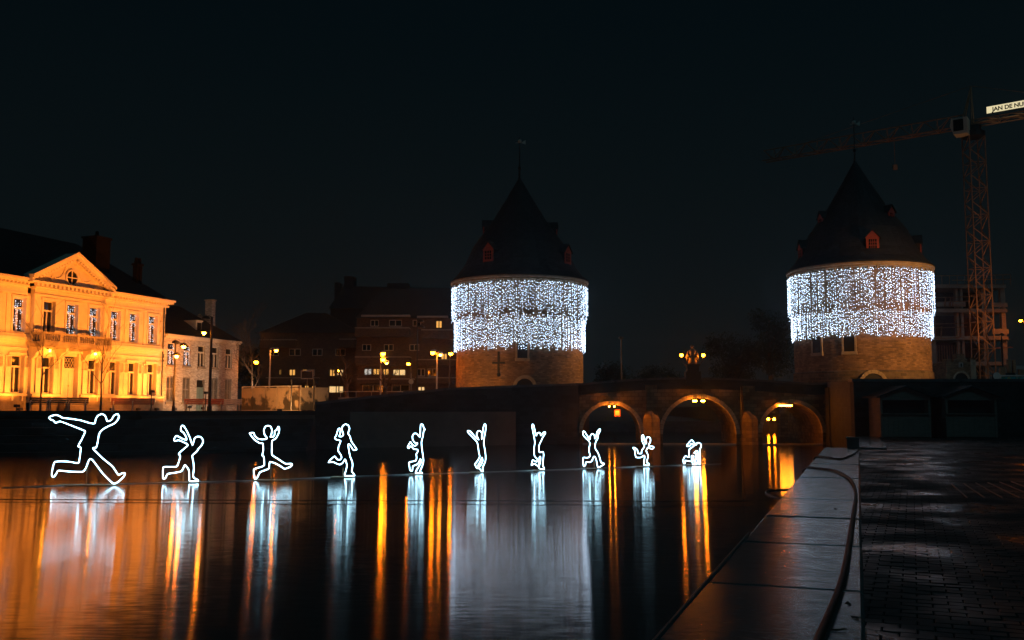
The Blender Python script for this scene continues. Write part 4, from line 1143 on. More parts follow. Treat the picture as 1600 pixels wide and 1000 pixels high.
def smooth(pts, n=5):
    out = []
    for i in range(len(pts)-1):
        p0 = pts[max(0,i-1)]; p1 = pts[i]; p2 = pts[i+1]; p3 = pts[min(len(pts)-1,i+2)]
        for k in range(n):
            t = k/n
            out.append(.5*((2*p1)+(p2-p0)*t+(2*p0-5*p1+4*p2-p3)*t*t+(3*p1-p0-3*p2+p3)*t**3))
    out.append(pts[-1]); return out
t = tag(MB().tube(smooth(hs), .031, 8).build('hose', M['hose'], smooth=True), 'long dark rubber hose snaking over the pale quay coping', 'hose')

# small fallen leaves on the coping
for k, (px, py) in enumerate(((1296,977),(1316,938),(1242,803),(1302,793),(1325,958))):
    D = (CAM_Z-1.0)*1506/(py-640); p = at(px,640,D)
    lf = MB().add([(-.05,0,.012),(0,-.025,.004),(.06,.0,.02),(0,.03,.008),(.09,.0,.012)],[(0,1,2,3),(1,4,2)]).build('fallen_leaf', M['bark'], loc=(p.x,p.y,1.0), rot=(0,0,k*1.3))
    tag(lf, 'dark fallen leaf '+['nearest the bottom edge of the coping','lying right of the hose on the second slab','on the wet middle of the far coping','close to the bend of the hose','beside the hose at the joint of the nearest slab'][k], 'leaf', 'fallen leaves on the coping')

# rope across the river near the quay
a = at(0,780,27.4); b = at(1105,786.5,26.3)
pts = []
for i in range(25):
    f = i/24; x = -40+ (b.x+1.2+40)*f
    pts.append((x, 27.3-.9*(x+15)/22, .07 - .03*math.sin(PI*f)))
tag(MB().tube(pts, .014, 4).build('rope', M['steel_dark']), 'thin dark rope stretched just above the water across the river', 'rope')

# gatehouse wall and works beyond the street
Yg = 93
def PX(px, py, Y): p = at(px, py or 570, Y); return p.x, p.z
g = thing('gatehouse', 'small crenellated brick gatehouse with arched door right of the second tower', 'gatehouse', (PX(1478,0,Yg)[0], Yg, 3.5))
gw = PX(1524,0,Yg)[0]-PX(1478,0,Yg)[0]; gh = PX(0,566,Yg)[1]-3.5
gz_ = lambda py: PX(0,py,Yg)[1]-3.5
gx_ = lambda px: PX(px,0,Yg)[0]-PX(1478,0,Yg)[0]
MB().box(0,gw,0,3,-.3,gh).build('wall', M['tower_brick'], g, uv='box')
for x0, x1, yt in ((1478,1486,561),(1491,1511,561),(1495,1507,553),(1516,1524,559)):
    MB().box(gx_(x0),gx_(x1),-.06,.9,gh+.003 if yt != 553 else gz_(561)+.003,gz_(yt)).build('merlon', M['tower_brick'], g, uv='box')
MB().box(gx_(1516),gx_(1524),-.1,-.003,-.2,gh+.2).build('pilaster', M['vouss'], g)
MB().box(gx_(1498),gx_(1504),-.12,-.003,gz_(574),gz_(566.5)).build('window_surround', M['pale_con'], g)
MB().box(gx_(1500),gx_(1502),-.14,-.123,gz_(573),gz_(568)).build('window_pane', M['glass'], g)
ax, az, aR = gx_(1501), gz_(593), .62
MB().prism([(ax-aR,-.3)]+[(ax+aR*math.cos(PI*(1-k/10)), az+aR*math.sin(PI*(1-k/10))) for k in range(11)]+[(ax+aR,-.3)], -.03,-.006).build('door', M['steel_dark'], g)
MB().tube([(ax+(aR+.1)*math.cos(PI*k/12), -.06, az+(aR+.1)*math.sin(PI*k/12)) for k in range(13)], .1, 5).build('door_arch', M['vouss'], g)
yw = thing('yard_wall', 'orange-lit brick yard wall between the second tower and the gatehouse', 'wall', (PX(1457,0,92)[0], 92, 3.5))
MB().box(0,gx_(1478)+ .9,0,.4,-.3,1.75).build('wall_face', M['tower_brick'], yw, uv='box')
yv = thing('yard_wall', 'low brick yard wall between the gatehouse and the crane base', 'wall', (PX(1524.5,0,93.2)[0], 93.2, 3.5))
MB().box(0,1.6,0,.4,-.3,1.75).build('wall_face', M['tower_brick'], yv, uv='box')

# building under construction
Yc = 128
cx0 = PX(1458,0,Yc)[0]; cb = thing('building_shell', 'concrete shell of a building under construction with guard rails behind the crane mast', 'construction site', (cx0, Yc, 3.5))
X = lambda px: PX(px,0,Yc)[0]-cx0
Zc = lambda py: PX(0,py,Yc)[1]-3.5
wC = X(1578)
for py in (447,485,528,568):
    MB().box(-2,wC,0,12,Zc(py)-.25,Zc(py)+.25).build('floor_slab', M['pale_con'], cb)
for px in (1463,1504,1508,1545,1575):
    for a_, b_ in ((485,447),(528,485),(568,528),(600,568)):
        MB().box(X(px)-.3,X(px)+.3,.5,1.1,Zc(a_)+.253,Zc(b_)-.253).build('column', M['pale_con'], cb)
MB().box(0,wC-.5,5,5.3,0,Zc(447)-.3).build('core_wall', M['brown_brick'], cb, uv='box')
for a_, b_, px0, px1 in ((479,472,1458,1512),(522,514,1552,1578),(480,473,1552,1578)):
    MB().box(X(px0),X(px1),-.15,-.003,Zc(a_),Zc(b_)).build('upstand', M['pale_con'], cb)
for py, px0, px1 in ((432,1462,1582),(439,1490,1583),(466,1462,1522),(473,1462,1516),(507,1460,1512),(513,1460,1510),(529.5,1460,1506),(545,1550,1580)):
    MB().bar((X(px0),-.6,Zc(py)),(X(px1),-.6,Zc(py)+.15),.06,5).build('guard_rail', M['rust'], cb)
for px in range(1462, 1584, 12): MB().bar((X(px),-.6,Zc(447)),(X(px),-.6,Zc(431)),.04,5).build('rail_post', M['rust'], cb)
for px in (1478,1486,1490,1470,1500):
    MB().bar((X(px),-.4,Zc(528 if px in (1470,1500) else 480)),(X(px)+.15,-.4,Zc(510 if px in (1470,1500) else 466)),.10,4).build('prop', M['rust'], cb)
for px in range(1462,1504,4): MB().bar((X(px),-.5,Zc(590)),(X(px),-.5,Zc(540)),.05,4).build('scaffold_tube', M['rust'], cb)

# tower crane
Yk = 110; kx = PX(1537,0,Yk)[0]
CR = thing('tower_crane', 'rusty tower crane with lattice mast, long jib and lit sign above the right tower', 'crane', (kx, Yk, 3.3))
def lattice(mb, p, d, up, side, L, wd, hg, n, tri=False):
    """box or triangular lattice girder from p along d"""
    p = Vector(p); st = L/n
    if tri: corners = [side*wd/2, -side*wd/2, up*hg]
    else: corners = [side*wd/2, -side*wd/2, side*wd/2+up*hg, -side*wd/2+up*hg]
    for c in corners: mb.bar(p+c, p+c+d*L, .075, 4)
    prs = [(0,2),(1,2),(0,1)] if tri else [(0,1),(2,3),(0,2),(1,3)]
    for i in range(n):
        for a_, b_ in prs:
            A_, B_ = corners[a_], corners[b_]
            if i % 2: A_, B_ = B_, A_
            mb.bar(p+A_+d*st*i, p+B_+d*st*(i+1), .055, 4)
            if i % 2 == 0: mb.bar(p+corners[a_]+d*st*i, p+corners[b_]+d*st*i, .04, 4)
mast = MB(); lattice(mast, (0,-.9,0), Vector((0,0,1)), Vector((0,1,0)), Vector((1,0,0)), 31.0, 1.8, 1.8, 20)
mast.build('mast', M['rust'], CR)
MB().box(-2.2,2.2,-2.2,2.2,-.6,.3).build('base', M['pale_con'], CR)
MB().lathe([(1.3,31.0),(1.3,31.6),(.9,31.7),(.9,32.3)],14).build('slewing_ring', M['steel_dark'], CR)
jd = Vector((-.777,.63,0)); js = Vector((.63,.777,0)); UPV = Vector((0,0,1))
jib = MB(); lattice(jib, Vector((0,0,32.4))+jd*1.0, jd, UPV, js, 25, 1.3, 1.5, 17, True); jib.build('jib', M['rust'], CR)
cj = MB(); lattice(cj, Vector((0,0,32.4)), -jd, UPV, js, 14, 1.4, .5, 10); cj.build('counter_jib', M['rust'], CR)
ap_ = MB()
for sx in (-.6,.6):
    ap_.bar(js*sx+Vector((0,0,32.3)), Vector((0,0,37.2)), .08, 4); ap_.bar(js*sx+jd*1.2+Vector((0,0,32.3)), Vector((0,0,37.2)), .08, 4)
ap_.bar((0,0,37.2), jd*20+Vector((0,0,33.95)), .03, 4); ap_.bar((0,0,37.2), -jd*12+Vector((0,0,33)), .03, 4)
ap_.build('apex_frame', M['rust'], CR)
cabp = Vector((-1.75,-.9,31.0))
cab = bpy.data.objects.new('cab', None); COL.objects.link(cab); cab.parent = CR; cab.location = cabp; cab.rotation_euler = (0,0,math.radians(-35))
MB().add([(-.75,-.9,0),(.75,-.9,0),(.75,.9,0),(-.75,.9,0),(-.95,-.9,1.9),(.75,-.9,1.9),(.75,.9,1.9),(-.95,.9,1.9),(-1.1,-.9,1.0),(-1.1,.9,1.0)],
         [(0,3,2,1),(4,5,6,7),(0,1,5,4,8),(1,2,6,5),(2,3,9,7,6),(3,0,8,9),(9,8,4,7)]).build('cab_body', M['pale_paint'], cab)
MB().box(-.72,.35,-.93,-.905,.35,1.7).build('side_window', M['glass'], cab)
MB().box(-.97,-.80,-.7,.7,1.903,2.0).build('visor', M['pale_paint'], cab)
MB().bar(jd*9+Vector((0,0,32.3)), jd*9+Vector((0,0,29.2)), .03, 4).box(jd.x*9-.25,jd.x*9+.25,jd.y*9-.15,jd.y*9+.15,28.6,29.2).build('hook_block', M['rust'], CR)
cw = MB()
for k in range(3): cw.box(-.45,.45,-.8,.8,-1.9,-.2)
for k in range(3):
    MB().box(-.24,.24,-.7,.7,-2.0,-.1).build('counterweight', M['pale_con'], CR, loc=-jd*(12+.55*k)+Vector((0,0,32.4)), rot=(0,0,math.atan2(jd.y,jd.x)))
# lit sign on the counter jib, lettering as in the place
sg_ = bpy.data.objects.new('sign', None); COL.objects.link(sg_); sg_.parent = CR
sg_.location = -jd*1.75 - js*.85 + Vector((0,0,33.3)); sg_.rotation_euler = (0,0,math.atan2(-jd.y,-jd.x))
MB().box(0,8.2,-.05,.12,0,.78).build('sign_panel', M['signface'], sg_)
MB().box(-.06,8.26,-.02,.16,.783,.85).box(-.06,8.26,-.02,.16,-.08,-.003).build('sign_frame', M['steel_dark'], sg_)
fc = bpy.data.curves.new('lettering', 'FONT'); fc.body = 'JAN DE NUL'; fc.size = .66; fc.extrude = .008; fc.offset = .022; fc.align_x = 'LEFT'; fc.space_character = .98
fo = bpy.data.objects.new('lettering', fc); COL.objects.link(fo); fo.parent = sg_; fc.materials.append(M['black'])
fo.location = (.6,-.065,.15); fo.rotation_euler = (PI/2,0,0)
bpy.context.view_layer.update()
lm = bpy.data.meshes.new_from_object(fo.evaluated_get(bpy.context.evaluated_depsgraph_get()))
ml_ = bpy.data.objects.new('lettering', lm); COL.objects.link(ml_); ml_.parent = sg_; ml_.location = fo.location; ml_.rotation_euler = fo.rotation_euler
bpy.data.objects.remove(fo); ml_.name = 'lettering'

# works by the crane base
Yw = 84
bn = thing('banner_fence', 'site fence with lit turquoise and yellow banners at the right edge', 'fence', (PX(1554,0,Yw)[0], Yw, 3.5))
def banner_mat():
    m = material('printed_banner', (.35,.5,.42), .5, .2, 2)
    n = m.node_tree; bs = n.nodes['Principled BSDF']; t = n.nodes.new('ShaderNodeTexCoord')
    nz = n.nodes.new('ShaderNodeTexNoise'); nz.inputs['Scale'].default_value = .9; n.links.new(t.outputs['Object'], nz.inputs[0])
    r_ = n.nodes.new('ShaderNodeValToRGB'); r_.color_ramp.interpolation = 'CONSTANT'
    r_.color_ramp.elements[0].color = (.05,.35,.32,1); r_.color_ramp.elements[1].position = .58; r_.color_ramp.elements[1].color = (.55,.5,.12,1)
    e_ = r_.color_ramp.elements.new(.42); e_.color = (.10,.28,.14,1); e_ = r_.color_ramp.elements.new(.5); e_.color = (.05,.42,.5,1)
    n.links.new(nz.outputs['Fac'], r_.inputs[0]); n.links.new(r_.outputs[0], bs.inputs['Base Color']); return m
M['banner'] = banner_mat()
for k in range(4): MB().box(.03,1.37,-.02,.02,.4,1.55).build('banner', M['banner'], bn, loc=(1.4*k+.5,0,.35))
for k in range(5): MB().bar((1.4*k+.5,0,0),(1.4*k+.5,0,2.1),.04,6).build('post', M['pale_paint'], bn)
MB().bar((.5,-.06,1.98),(6.1,-.06,2.05),.06,5).build('top_rail', M['pale_paint'], bn)
cp = thing('site_machine', 'orange-lit machinery with beams and pipes behind the banner fence', 'machinery', (PX(1562,0,88)[0], 88, 3.5))
MB().box(0,1.4,0,1.5,.2,2.4).build('tank', M['steel_dark'], cp)
MB().box(-.1,.35,-.3,-.0,1.3,2.9).box(.75,1.0,-.1,.2,2.403,3.6).box(1.2,1.45,-.1,.2,2.403,3.6).build('pipe_stub', M['rust'], cp)
MB().box(1.46,7,-.1,.25,2.75,3.05).box(1.46,5,-.05,.2,1.9,2.1).build('beam', M['pale_con'], cp)
MB().box(1.7,2.3,-.2,.1,.3,2.7).box(3.2,3.8,-.2,.1,.3,2.7).build('upright', M['rust'], cp)
t = thing('round_sign', 'small round traffic sign on a post beside the banner fence', 'sign', (PX(1556,0,83)[0], 83, 3.5))
MB().bar((0,0,0),(0,0,1.95),.035,6).build('post', M['steel'], t); MB().bar((0,-.05,1.95),(0,-.08,1.95),.32,16).build('disc', M['pale_paint'], t); MB().box(-.28,.28,-.07,-.04,1.0,1.5).build('plate', M['pale_paint'], t)
lamp_post('orange street lamp at the right edge beyond the crane', (PX(1603,0,125)[0],125,3.5), 10.6, [(-.4,0,-.1,'on')], grp='street lamps on the right bank')
def fill_lamp(x, y, z, aim, energy, ang, label, col=(1.0,.42,.09)):  # added pole lamps that brighten the towers, crane and building shell
    p = Vector((x,y,z)); t = thing('street_lamp', label, 'street lamp', (x,y,3.5), 0, 'street lamps on the right bank')
    MB().lathe([(.09,0),(.06,z-3.5)],8).build('pole', M['steel_dark'], t)
    MB().lathe([(.05,.2),(.24,.1),(.24,0)],10,(0,0,z-3.5)).build('lamp_head', M['steel_dark'], t)
    l = bpy.data.lights.new('lamp', 'SPOT'); l.energy = energy; l.spot_size = math.radians(ang); l.spot_blend = .8; l.color = col; l.shadow_soft_size = .15
    o = bpy.data.objects.new('lamp', l); COL.objects.link(o); o.parent = t; o.location = (0,0,z-3.5-.1)
    o.rotation_euler = (Vector(aim)-p).to_track_quat('-Z','Y').to_euler()

fill_lamp(38, 61, 10.0, (29,77,7.5), 20000, 75, 'added unseen lamp beyond the right edge lighting the right tower')
fill_lamp(46, 90, 9.5, (56,118,12), 2200, 90, 'added lamp by the yard lighting the crane mast and building shell')
t = thing('floodlight', 'added floodlight at the foot of the crane mast shining up it', 'floodlight', (kx-1.5, 103, 3.5))  # added lamp, gives the mast its own light from below
MB().box(-.2,.2,-.15,.1,.1,.4).build('housing', M['steel_dark'], t); MB().bar((0,0,0),(0,0,.1),.05,5).build('spike', M['steel_dark'], t)
l = bpy.data.lights.new('flood', 'SPOT'); l.energy = 3600; l.spot_size = math.radians(70); l.spot_blend = .9; l.color = (1.0,.40,.12); l.shadow_soft_size = .2
o = bpy.data.objects.new('lamp', l); COL.objects.link(o); o.parent = t; o.location = (0,.15,.5)
o.rotation_euler = Vector((1.5,7,22)).to_track_quat('-Z','Y').to_euler()
fill_lamp(9.2, 80.8, 8.5, (2,82,5.5), 900, 90, 'added lamp on the bridge end beside the left tower')
# channel walls and lamps upstream of the bridge
t = thing('channel_wall', 'dark stone wall of the river channel seen through the bridge arches', 'wall', (24.9,79.6,0), math.radians(83))
MB().box(0,10.2,-.0,.5,-1,3.3).build('wall_face', M['bridge_stone'], t, uv='box')
MB().box(10.0,12.0,-.4,1.2,-1,3.7).build('corner_pier', M['bridge_stone'], t, uv='box')
tag(MB().box(4,32,112,112.5,-1,1.2).build('weir', M['dark_wall'], uv='box'), 'dark low weir closing the channel behind the bridge', 'weir')
for k, (px, lab) in enumerate(((1200.5,'left'),(1209.5,'right'))):
    p = at(px, 655, 108)
    t = thing('channel_lamp', f'{lab} one of the two orange lamps seen through the right arch', 'lamp', (p.x,p.y,p.z), 0, 'lamps in the channel behind the bridge')
    MB().ball((0,0,0),.15,10,6).build('lamp_globe', M['sodium'], t); MB().bar((0,0,-.15),(0,0,-p.z-.2),.04,6).build('post', M['steel_dark'], t)

# dark trees behind the bridge
def leafy_tree(label, loc, h, rad, seed, n=5200, name='dark_tree'):
    rg = random.Random(seed)
    t = thing(name, label, 'tree', loc, 0, 'dark trees behind the bridge')
    MB().tube([(0,0,-.3),(.1,0,h*.25),(-.1,.1,h*.5),(0,0,h*.8)], [h*.03,h*.024,h*.016,h*.006], 7).build('trunk', M['bark'], t)
    lobes = [(Vector((rg.uniform(-.6,.6)*rad, rg.uniform(-.6,.6)*rad, h*rg.uniform(.35,.85))), rad*rg.uniform(.28,.5)) for _ in range(16)]
    m = MB()
    for c, r in lobes: m.tube([(0,0,h*.3), c*.6+Vector((0,0,h*.12)), c], [h*.01,h*.006,.02], 4)
    for _ in range(n):
        c, r = rg.choice(lobes)
        d = Vector((rg.gauss(0,1),rg.gauss(0,1),rg.gauss(0,1))).normalized()*r*rg.uniform(.3,1.05)
        p = c+d; a = Vector((rg.gauss(0,1),rg.gauss(0,1),rg.gauss(0,1))).normalized(); b = a.orthogonal().normalized(); s = rg.uniform(.1,.24)
        m.add([p-a*s, p+b*s*.5, p+a*s, p-b*s*.5], [(0,1,2,3)])
    m.build('crown', M['leaf'], t)
for px, Y, h, r, lab in ((1205,118,14.0,5.0,'tall dark tree just left of the right tower'),(1150,122,10.5,4.4,'dark tree between the statue and the right tower'),(960,135,6.5,4.0,'low dark tree right of the left tower'),(1030,140,6.0,4.2,'low dark tree left of the bridge statue'),(400,140,9.5,4.6,'dark tree behind the orange street lamp beyond the white house')):
    p = at(px, 640, Y); leafy_tree(lab, (p.x, p.y, 2.4), h, r, int(px))

# ================================================================== LIGHT FIGURES ON THE WATER
FIGURES = [
    (-14.42,32.82,[[(-1.327,2.278),(-1.272,2.327),(-1.108,2.369),(-0.977,2.336),(-0.863,2.271),(-0.569,2.238),(-0.242,2.186),(0.052,2.098),(0.232,2.081),(0.265,2.229),(0.33,2.343),(0.461,2.402),(0.575,2.343),(0.624,2.245),(0.647,2.163),(0.722,2.163),(0.804,2.212),(0.853,2.31),(0.902,2.369),(1.0,2.399),(1.049,2.327),(1.017,2.212),(0.902,2.081),(0.706,1.99),(0.543,1.902),(0.428,1.787),(0.386,1.656),(0.347,1.362),(0.307,1.264),(0.216,1.258),(0.242,1.199),(0.575,0.888),(0.902,0.627),(1.105,0.349),(1.229,0.408),(1.327,0.408),(1.295,0.3),(1.131,0.136),(1.0,0.028),(0.902,0.087),(0.575,0.398),(0.248,0.807),(0.15,0.888),(0.085,0.839),(0.02,0.643),(-0.046,0.512),(-0.127,0.453),(-0.569,0.463),(-0.928,0.496),(-1.01,0.365),(-1.092,0.277),(-1.151,0.332),(-1.131,0.545),(-1.059,0.79),(-0.634,0.8),(-0.307,0.748),(-0.242,0.807),(-0.203,1.264),(-0.301,1.303),(-0.177,1.558),(-0.078,1.804),(-0.144,1.853),(-0.569,2.016),(-0.945,2.153),(-1.092,2.098),(-1.174,2.18),(-1.272,2.212)]]),
    (-11.54,33.98,[[(-0.104,1.945),(-0.05,1.994),(0.004,1.959),(0.099,1.81),(0.207,1.593),(0.316,1.308),(0.343,1.376),(0.383,1.539),(0.478,1.606),(0.587,1.593),(0.668,1.512),(0.681,1.403),(0.627,1.281),(0.546,1.2),(0.478,1.092),(0.343,0.97),(0.321,0.916),(0.37,0.699),(0.391,0.482),(0.37,0.238),(0.424,0.157),(0.532,0.103),(0.565,0.035),(0.478,0.016),(0.261,0.016),(0.24,0.157),(0.221,0.428),(0.153,0.536),(0.077,0.618),(0.018,0.509),(-0.05,0.395),(-0.28,0.347),(-0.524,0.306),(-0.578,0.184),(-0.646,0.13),(-0.681,0.184),(-0.681,0.536),(-0.443,0.55),(-0.213,0.563),(-0.145,0.726),(-0.096,0.929),(-0.158,0.997),(-0.064,1.105),(0.14,1.281),(0.14,1.336),(-0.009,1.417),(-0.172,1.479),(-0.307,1.452),(-0.34,1.512),(-0.28,1.615),(-0.226,1.625),(-0.064,1.539),(0.099,1.485),(0.085,1.593),(-0.009,1.742),(-0.104,1.81)]]),
    (-8.74,35.07,[[(-0.783,1.696),(-0.713,1.716),(-0.629,1.708),(-0.601,1.618),(-0.489,1.506),(-0.321,1.473),(-0.168,1.492),(-0.154,1.54),(-0.238,1.646),(-0.271,1.8),(-0.21,1.94),(-0.112,1.968),(-0.014,1.926),(0.028,1.8),(0.008,1.646),(-0.028,1.562),(0.07,1.568),(0.126,1.646),(0.126,1.772),(0.196,1.814),(0.252,1.94),(0.294,1.856),(0.266,1.674),(0.168,1.506),(0.042,1.428),(0.036,1.199),(0.048,0.919),(0.238,0.794),(0.545,0.598),(0.741,0.606),(0.783,0.561),(0.713,0.486),(0.517,0.416),(0.405,0.486),(0.182,0.612),(-0.014,0.668),(-0.042,0.584),(-0.056,0.43),(-0.21,0.36),(-0.377,0.29),(-0.447,0.137),(-0.517,0.025),(-0.559,0.081),(-0.601,0.388),(-0.433,0.458),(-0.224,0.542),(-0.252,0.863),(-0.308,0.891),(-0.271,1.087),(-0.294,1.325),(-0.419,1.344),(-0.601,1.464),(-0.741,1.632)]]),
    (-6.43,36.75,[[(-0.139,1.843),(-0.095,1.793),(-0.101,1.662),(-0.139,1.538),(-0.051,1.53),(0.016,1.588),(-0.007,1.691),(-0.042,1.808),(-0.007,1.94),(0.095,1.998),(0.198,1.954),(0.25,1.837),(0.198,1.647),(0.271,1.53),(0.33,1.339),(0.535,1.046),(0.403,1.026),(0.33,1.134),(0.227,1.257),(0.212,1.164),(0.286,0.783),(0.373,0.578),(0.388,0.431),(0.359,0.226),(0.447,0.109),(0.461,0.036),(0.095,0.027),(0.139,0.255),(0.174,0.431),(0.139,0.578),(0.095,0.68),(0.022,0.548),(-0.095,0.475),(-0.242,0.519),(-0.359,0.578),(-0.535,0.554),(-0.447,0.666),(-0.3,0.789),(-0.227,0.695),(-0.124,0.642),(-0.037,0.724),(-0.066,0.841),(-0.168,0.988),(-0.154,1.164),(-0.081,1.369),(-0.242,1.413),(-0.306,1.471),(-0.242,1.603),(-0.183,1.808)]]),
    (-3.78,38.21,[[(0.203,1.979),(0.254,1.941),(0.292,1.827),(0.343,1.763),(0.292,1.725),(0.254,1.484),(0.203,1.281),(0.216,1.078),(0.254,0.825),(0.292,0.546),(0.254,0.368),(0.152,0.114),(0.241,0.076),(0.228,0.025),(0.0,0.051),(-0.013,0.114),(0.076,0.266),(0.19,0.469),(0.203,0.546),(0.165,0.609),(0.114,0.495),(0.051,0.406),(-0.127,0.33),(-0.14,0.19),(-0.178,0.14),(-0.241,0.19),(-0.279,0.469),(-0.178,0.507),(-0.013,0.546),(0.02,0.672),(0.0,0.799),(0.063,0.901),(0.051,0.977),(-0.101,1.002),(-0.19,1.104),(-0.241,1.104),(-0.292,1.028),(-0.343,1.078),(-0.279,1.205),(-0.233,1.281),(-0.165,1.18),(-0.076,1.124),(-0.013,1.142),(0.051,1.231),(-0.051,1.243),(-0.14,1.357),(-0.157,1.497),(-0.101,1.599),(-0.013,1.616),(0.076,1.535),(0.14,1.472),(0.152,1.687),(0.165,1.941)]]),
    (-1.44,39.39,[[(0.337,1.962),(0.369,1.922),(0.364,1.713),(0.311,1.425),(0.29,1.19),(0.337,0.928),(0.369,0.667),(0.358,0.458),(0.298,0.327),(0.246,0.196),(0.259,0.065),(0.207,0.034),(0.089,0.196),(0.024,0.183),(-0.029,0.248),(-0.068,0.34),(0.024,0.458),(0.128,0.641),(0.089,0.824),(0.05,1.112),(0.01,1.242),(-0.186,1.452),(-0.356,1.622),(-0.369,1.682),(-0.303,1.692),(-0.212,1.622),(-0.029,1.412),(0.089,1.321),(0.024,1.452),(-0.003,1.569),(0.05,1.674),(0.115,1.692),(0.194,1.635),(0.212,1.53),(0.207,1.334),(0.233,1.504),(0.259,1.765),(0.298,1.922)],[(0.22,0.615),(0.251,0.484),(0.194,0.34),(0.097,0.235),(0.063,0.288),(0.149,0.445)]]),
    (1.11,40.64,[[(-0.243,1.935),(-0.202,1.902),(-0.162,1.74),(-0.094,1.444),(-0.054,1.552),(0.027,1.592),(0.081,1.552),(0.108,1.457),(0.189,1.565),(0.27,1.619),(0.297,1.565),(0.216,1.444),(0.108,1.228),(0.022,1.039),(0.022,0.823),(0.054,0.764),(0.189,0.783),(0.221,0.661),(0.189,0.391),(0.183,0.202),(0.243,0.108),(0.216,0.046),(0.054,0.089),(0.013,0.148),(0.081,0.391),(0.086,0.58),(0.04,0.553),(0.013,0.229),(-0.027,0.189),(-0.175,0.297),(-0.297,0.216),(-0.243,0.445),(-0.081,0.364),(-0.04,0.472),(-0.162,0.607),(-0.183,0.769),(-0.175,0.985),(-0.148,1.201),(-0.216,1.579),(-0.27,1.848)]]),
    (3.54,41.97,[[(-0.445,1.616),(-0.38,1.589),(-0.283,1.435),(-0.185,1.282),(-0.149,1.282),(-0.144,1.407),(-0.06,1.513),(0.024,1.463),(0.052,1.38),(0.057,1.282),(0.107,1.38),(0.149,1.575),(0.247,1.7),(0.302,1.686),(0.261,1.575),(0.191,1.435),(0.177,1.296),(0.093,1.157),(0.065,1.017),(0.079,0.85),(0.191,0.683),(0.275,0.432),(0.316,0.265),(0.456,0.223),(0.386,0.153),(0.219,0.056),(0.163,0.098),(0.121,0.348),(0.052,0.516),(-0.004,0.516),(-0.074,0.348),(-0.171,0.279),(-0.325,0.293),(-0.366,0.153),(-0.422,0.103),(-0.456,0.181),(-0.456,0.474),(-0.255,0.474),(-0.144,0.571),(-0.185,0.683),(-0.199,0.878),(-0.157,1.073),(-0.199,1.184),(-0.339,1.324),(-0.456,1.463)]]),
    (5.89,43.39,[[(-0.027,1.421),(0.02,1.374),(0.031,1.213),(0.112,1.017),(0.139,1.075),(0.123,1.213),(0.181,1.317),(0.25,1.328),(0.319,1.259),(0.319,1.121),(0.239,0.971),(0.273,0.925),(0.435,0.902),(0.469,0.856),(0.4,0.787),(0.273,0.833),(0.216,0.867),(0.123,0.717),(0.204,0.522),(0.181,0.36),(0.135,0.199),(0.239,0.141),(0.227,0.065),(0.02,0.084),(0.02,0.176),(0.054,0.475),(-0.003,0.498),(-0.107,0.418),(-0.326,0.418),(-0.372,0.568),(-0.384,0.729),(-0.469,0.844),(-0.395,0.849),(-0.269,0.752),(-0.245,0.602),(-0.084,0.591),(-0.084,0.706),(0.054,0.913),(-0.027,1.075),(-0.073,1.305)]]),
    (8.31,44.65,[[(-0.018,1.156),(0.065,1.073),(0.184,0.919),(0.219,1.002),(0.302,1.031),(0.397,0.978),(0.421,0.86),(0.35,0.706),(0.355,0.385),(0.355,0.065),(0.302,0.042),(0.267,0.196),(0.255,0.623),(0.184,0.646),(0.089,0.556),(0.184,0.528),(0.172,0.338),(0.125,0.148),(0.208,0.101),(0.196,0.025),(0.006,0.053),(0.03,0.267),(0.065,0.409),(-0.03,0.433),(-0.042,0.172),(-0.314,0.219),(-0.338,0.101),(-0.397,0.077),(-0.421,0.243),(-0.314,0.421),(-0.148,0.362),(-0.136,0.718),(0.089,0.884),(-0.03,0.99),(-0.101,0.884),(-0.231,0.86),(-0.219,0.943)]]),
]

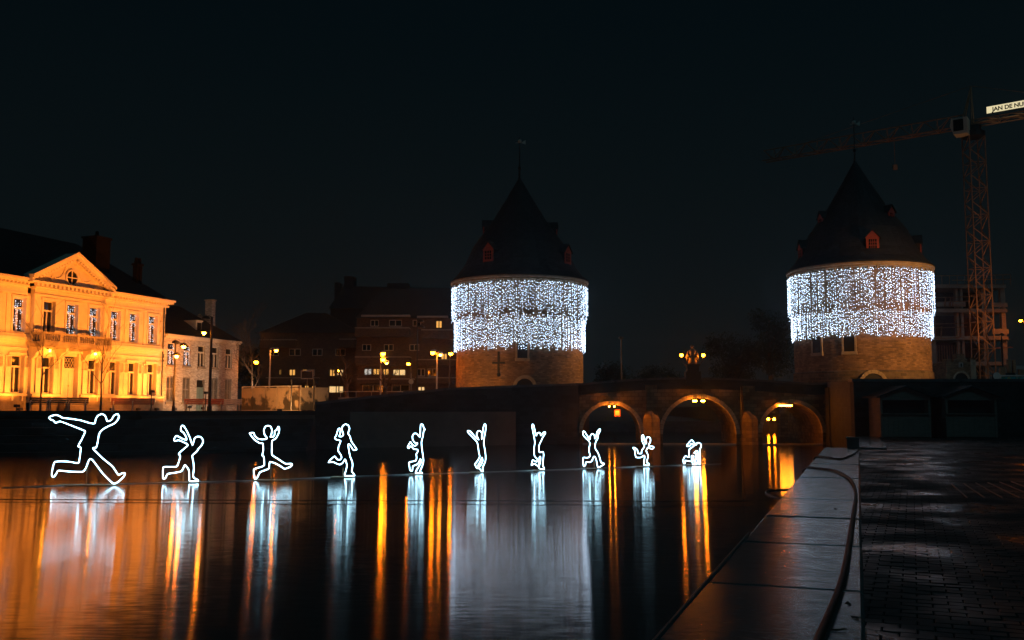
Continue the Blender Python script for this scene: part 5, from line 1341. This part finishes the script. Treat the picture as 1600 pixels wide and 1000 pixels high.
POSES = ['largest leaping figure with arms stretched wide and legs apart','running figure leaning forward with both arms thrown back','figure kicking one leg forward with both arms half raised',
 'figure running on one straight leg with one hand raised by the head','figure reaching one arm straight up with the head bent back','slim figure with both arms in a V and feet together',
 'figure on one bent leg with its left arm straight up','figure striding with both arms raised in a V before the left arch','small figure running with one leg kicked up behind','smallest figure crouching at a sprint start before the middle arch']
floats = []
for (fx, fy, loops), pose in zip(FIGURES, POSES):
    t = thing('light_figure', 'white neon '+pose, 'light figure', (fx,fy,0), 0, 'neon figures running over the water')
    tb = MB()
    for lp in loops:
        pts = [Vector((x,0,max(.06,z))) for x,z in lp]
        cl = pts+[pts[0],pts[1],pts[2]]
        sm = []
        for i in range(len(pts)):
            p0, p1, p2, p3 = pts[i-1], pts[i], pts[(i+1)%len(pts)], pts[(i+2)%len(pts)]
            for k in range(3):
                u_ = k/3; cat = .5*((2*p1)+(p2-p0)*u_+(2*p0-5*p1+4*p2-p3)*u_*u_+(3*p1-p0-3*p2+p3)*u_**3)
                sm.append(cat.lerp(p1.lerp(p2,u_), .45))
        tb.tube(sm, .017, 6, True)
    tb.build('neon_outline', M['neon'], t)
    zs = [z for lp in loops for x,z in lp if abs(x) < .25 and z > .25]
    zt = min(zs) if zs else .6
    MB().bar((.02,.03,.0),(.02,.03,min(zt+.1,1.2)),.018,6).build('support_pole', M['float'], t)
    w_ = max(x for x,z in loops[0])
    fl_ = MB()
    for k in range(3): fl_.box(-w_*.75,w_*.8,-.26+.18*k,-.10+.18*k,-.03,.028)
    fl_.build('float', M['float'], t)
    floats.append(Vector((fx,fy+.05,.012)))
ln = [floats[0]+Vector((-2.2,-1.2,0))]+floats+[floats[-1]+Vector((1.5,.8,0))]
tag(MB().tube(smooth(ln,3), .02, 4).build('mooring_line', M['steel']), 'thin mooring line at the water surface joining the floats of the neon figures', 'rope')

# ================================================================== MIST ADDED FOR GLOW ROUND THE LIGHTS
hz = bpy.data.materials.new('glow_mist'); hz.use_nodes = True
n_ = hz.node_tree; n_.nodes.clear(); o_ = n_.nodes.new('ShaderNodeOutputMaterial'); v_ = n_.nodes.new('ShaderNodeVolumePrincipled')
v_.inputs['Color'].default_value = (.62,.8,.95,1); v_.inputs['Density'].default_value = .0007; v_.inputs['Anisotropy'].default_value = .86
n_.links.new(v_.outputs[0], o_.inputs['Volume'])
stuff(MB().box(-430,430,-70,560,-3.2,43).build('haze', hz))
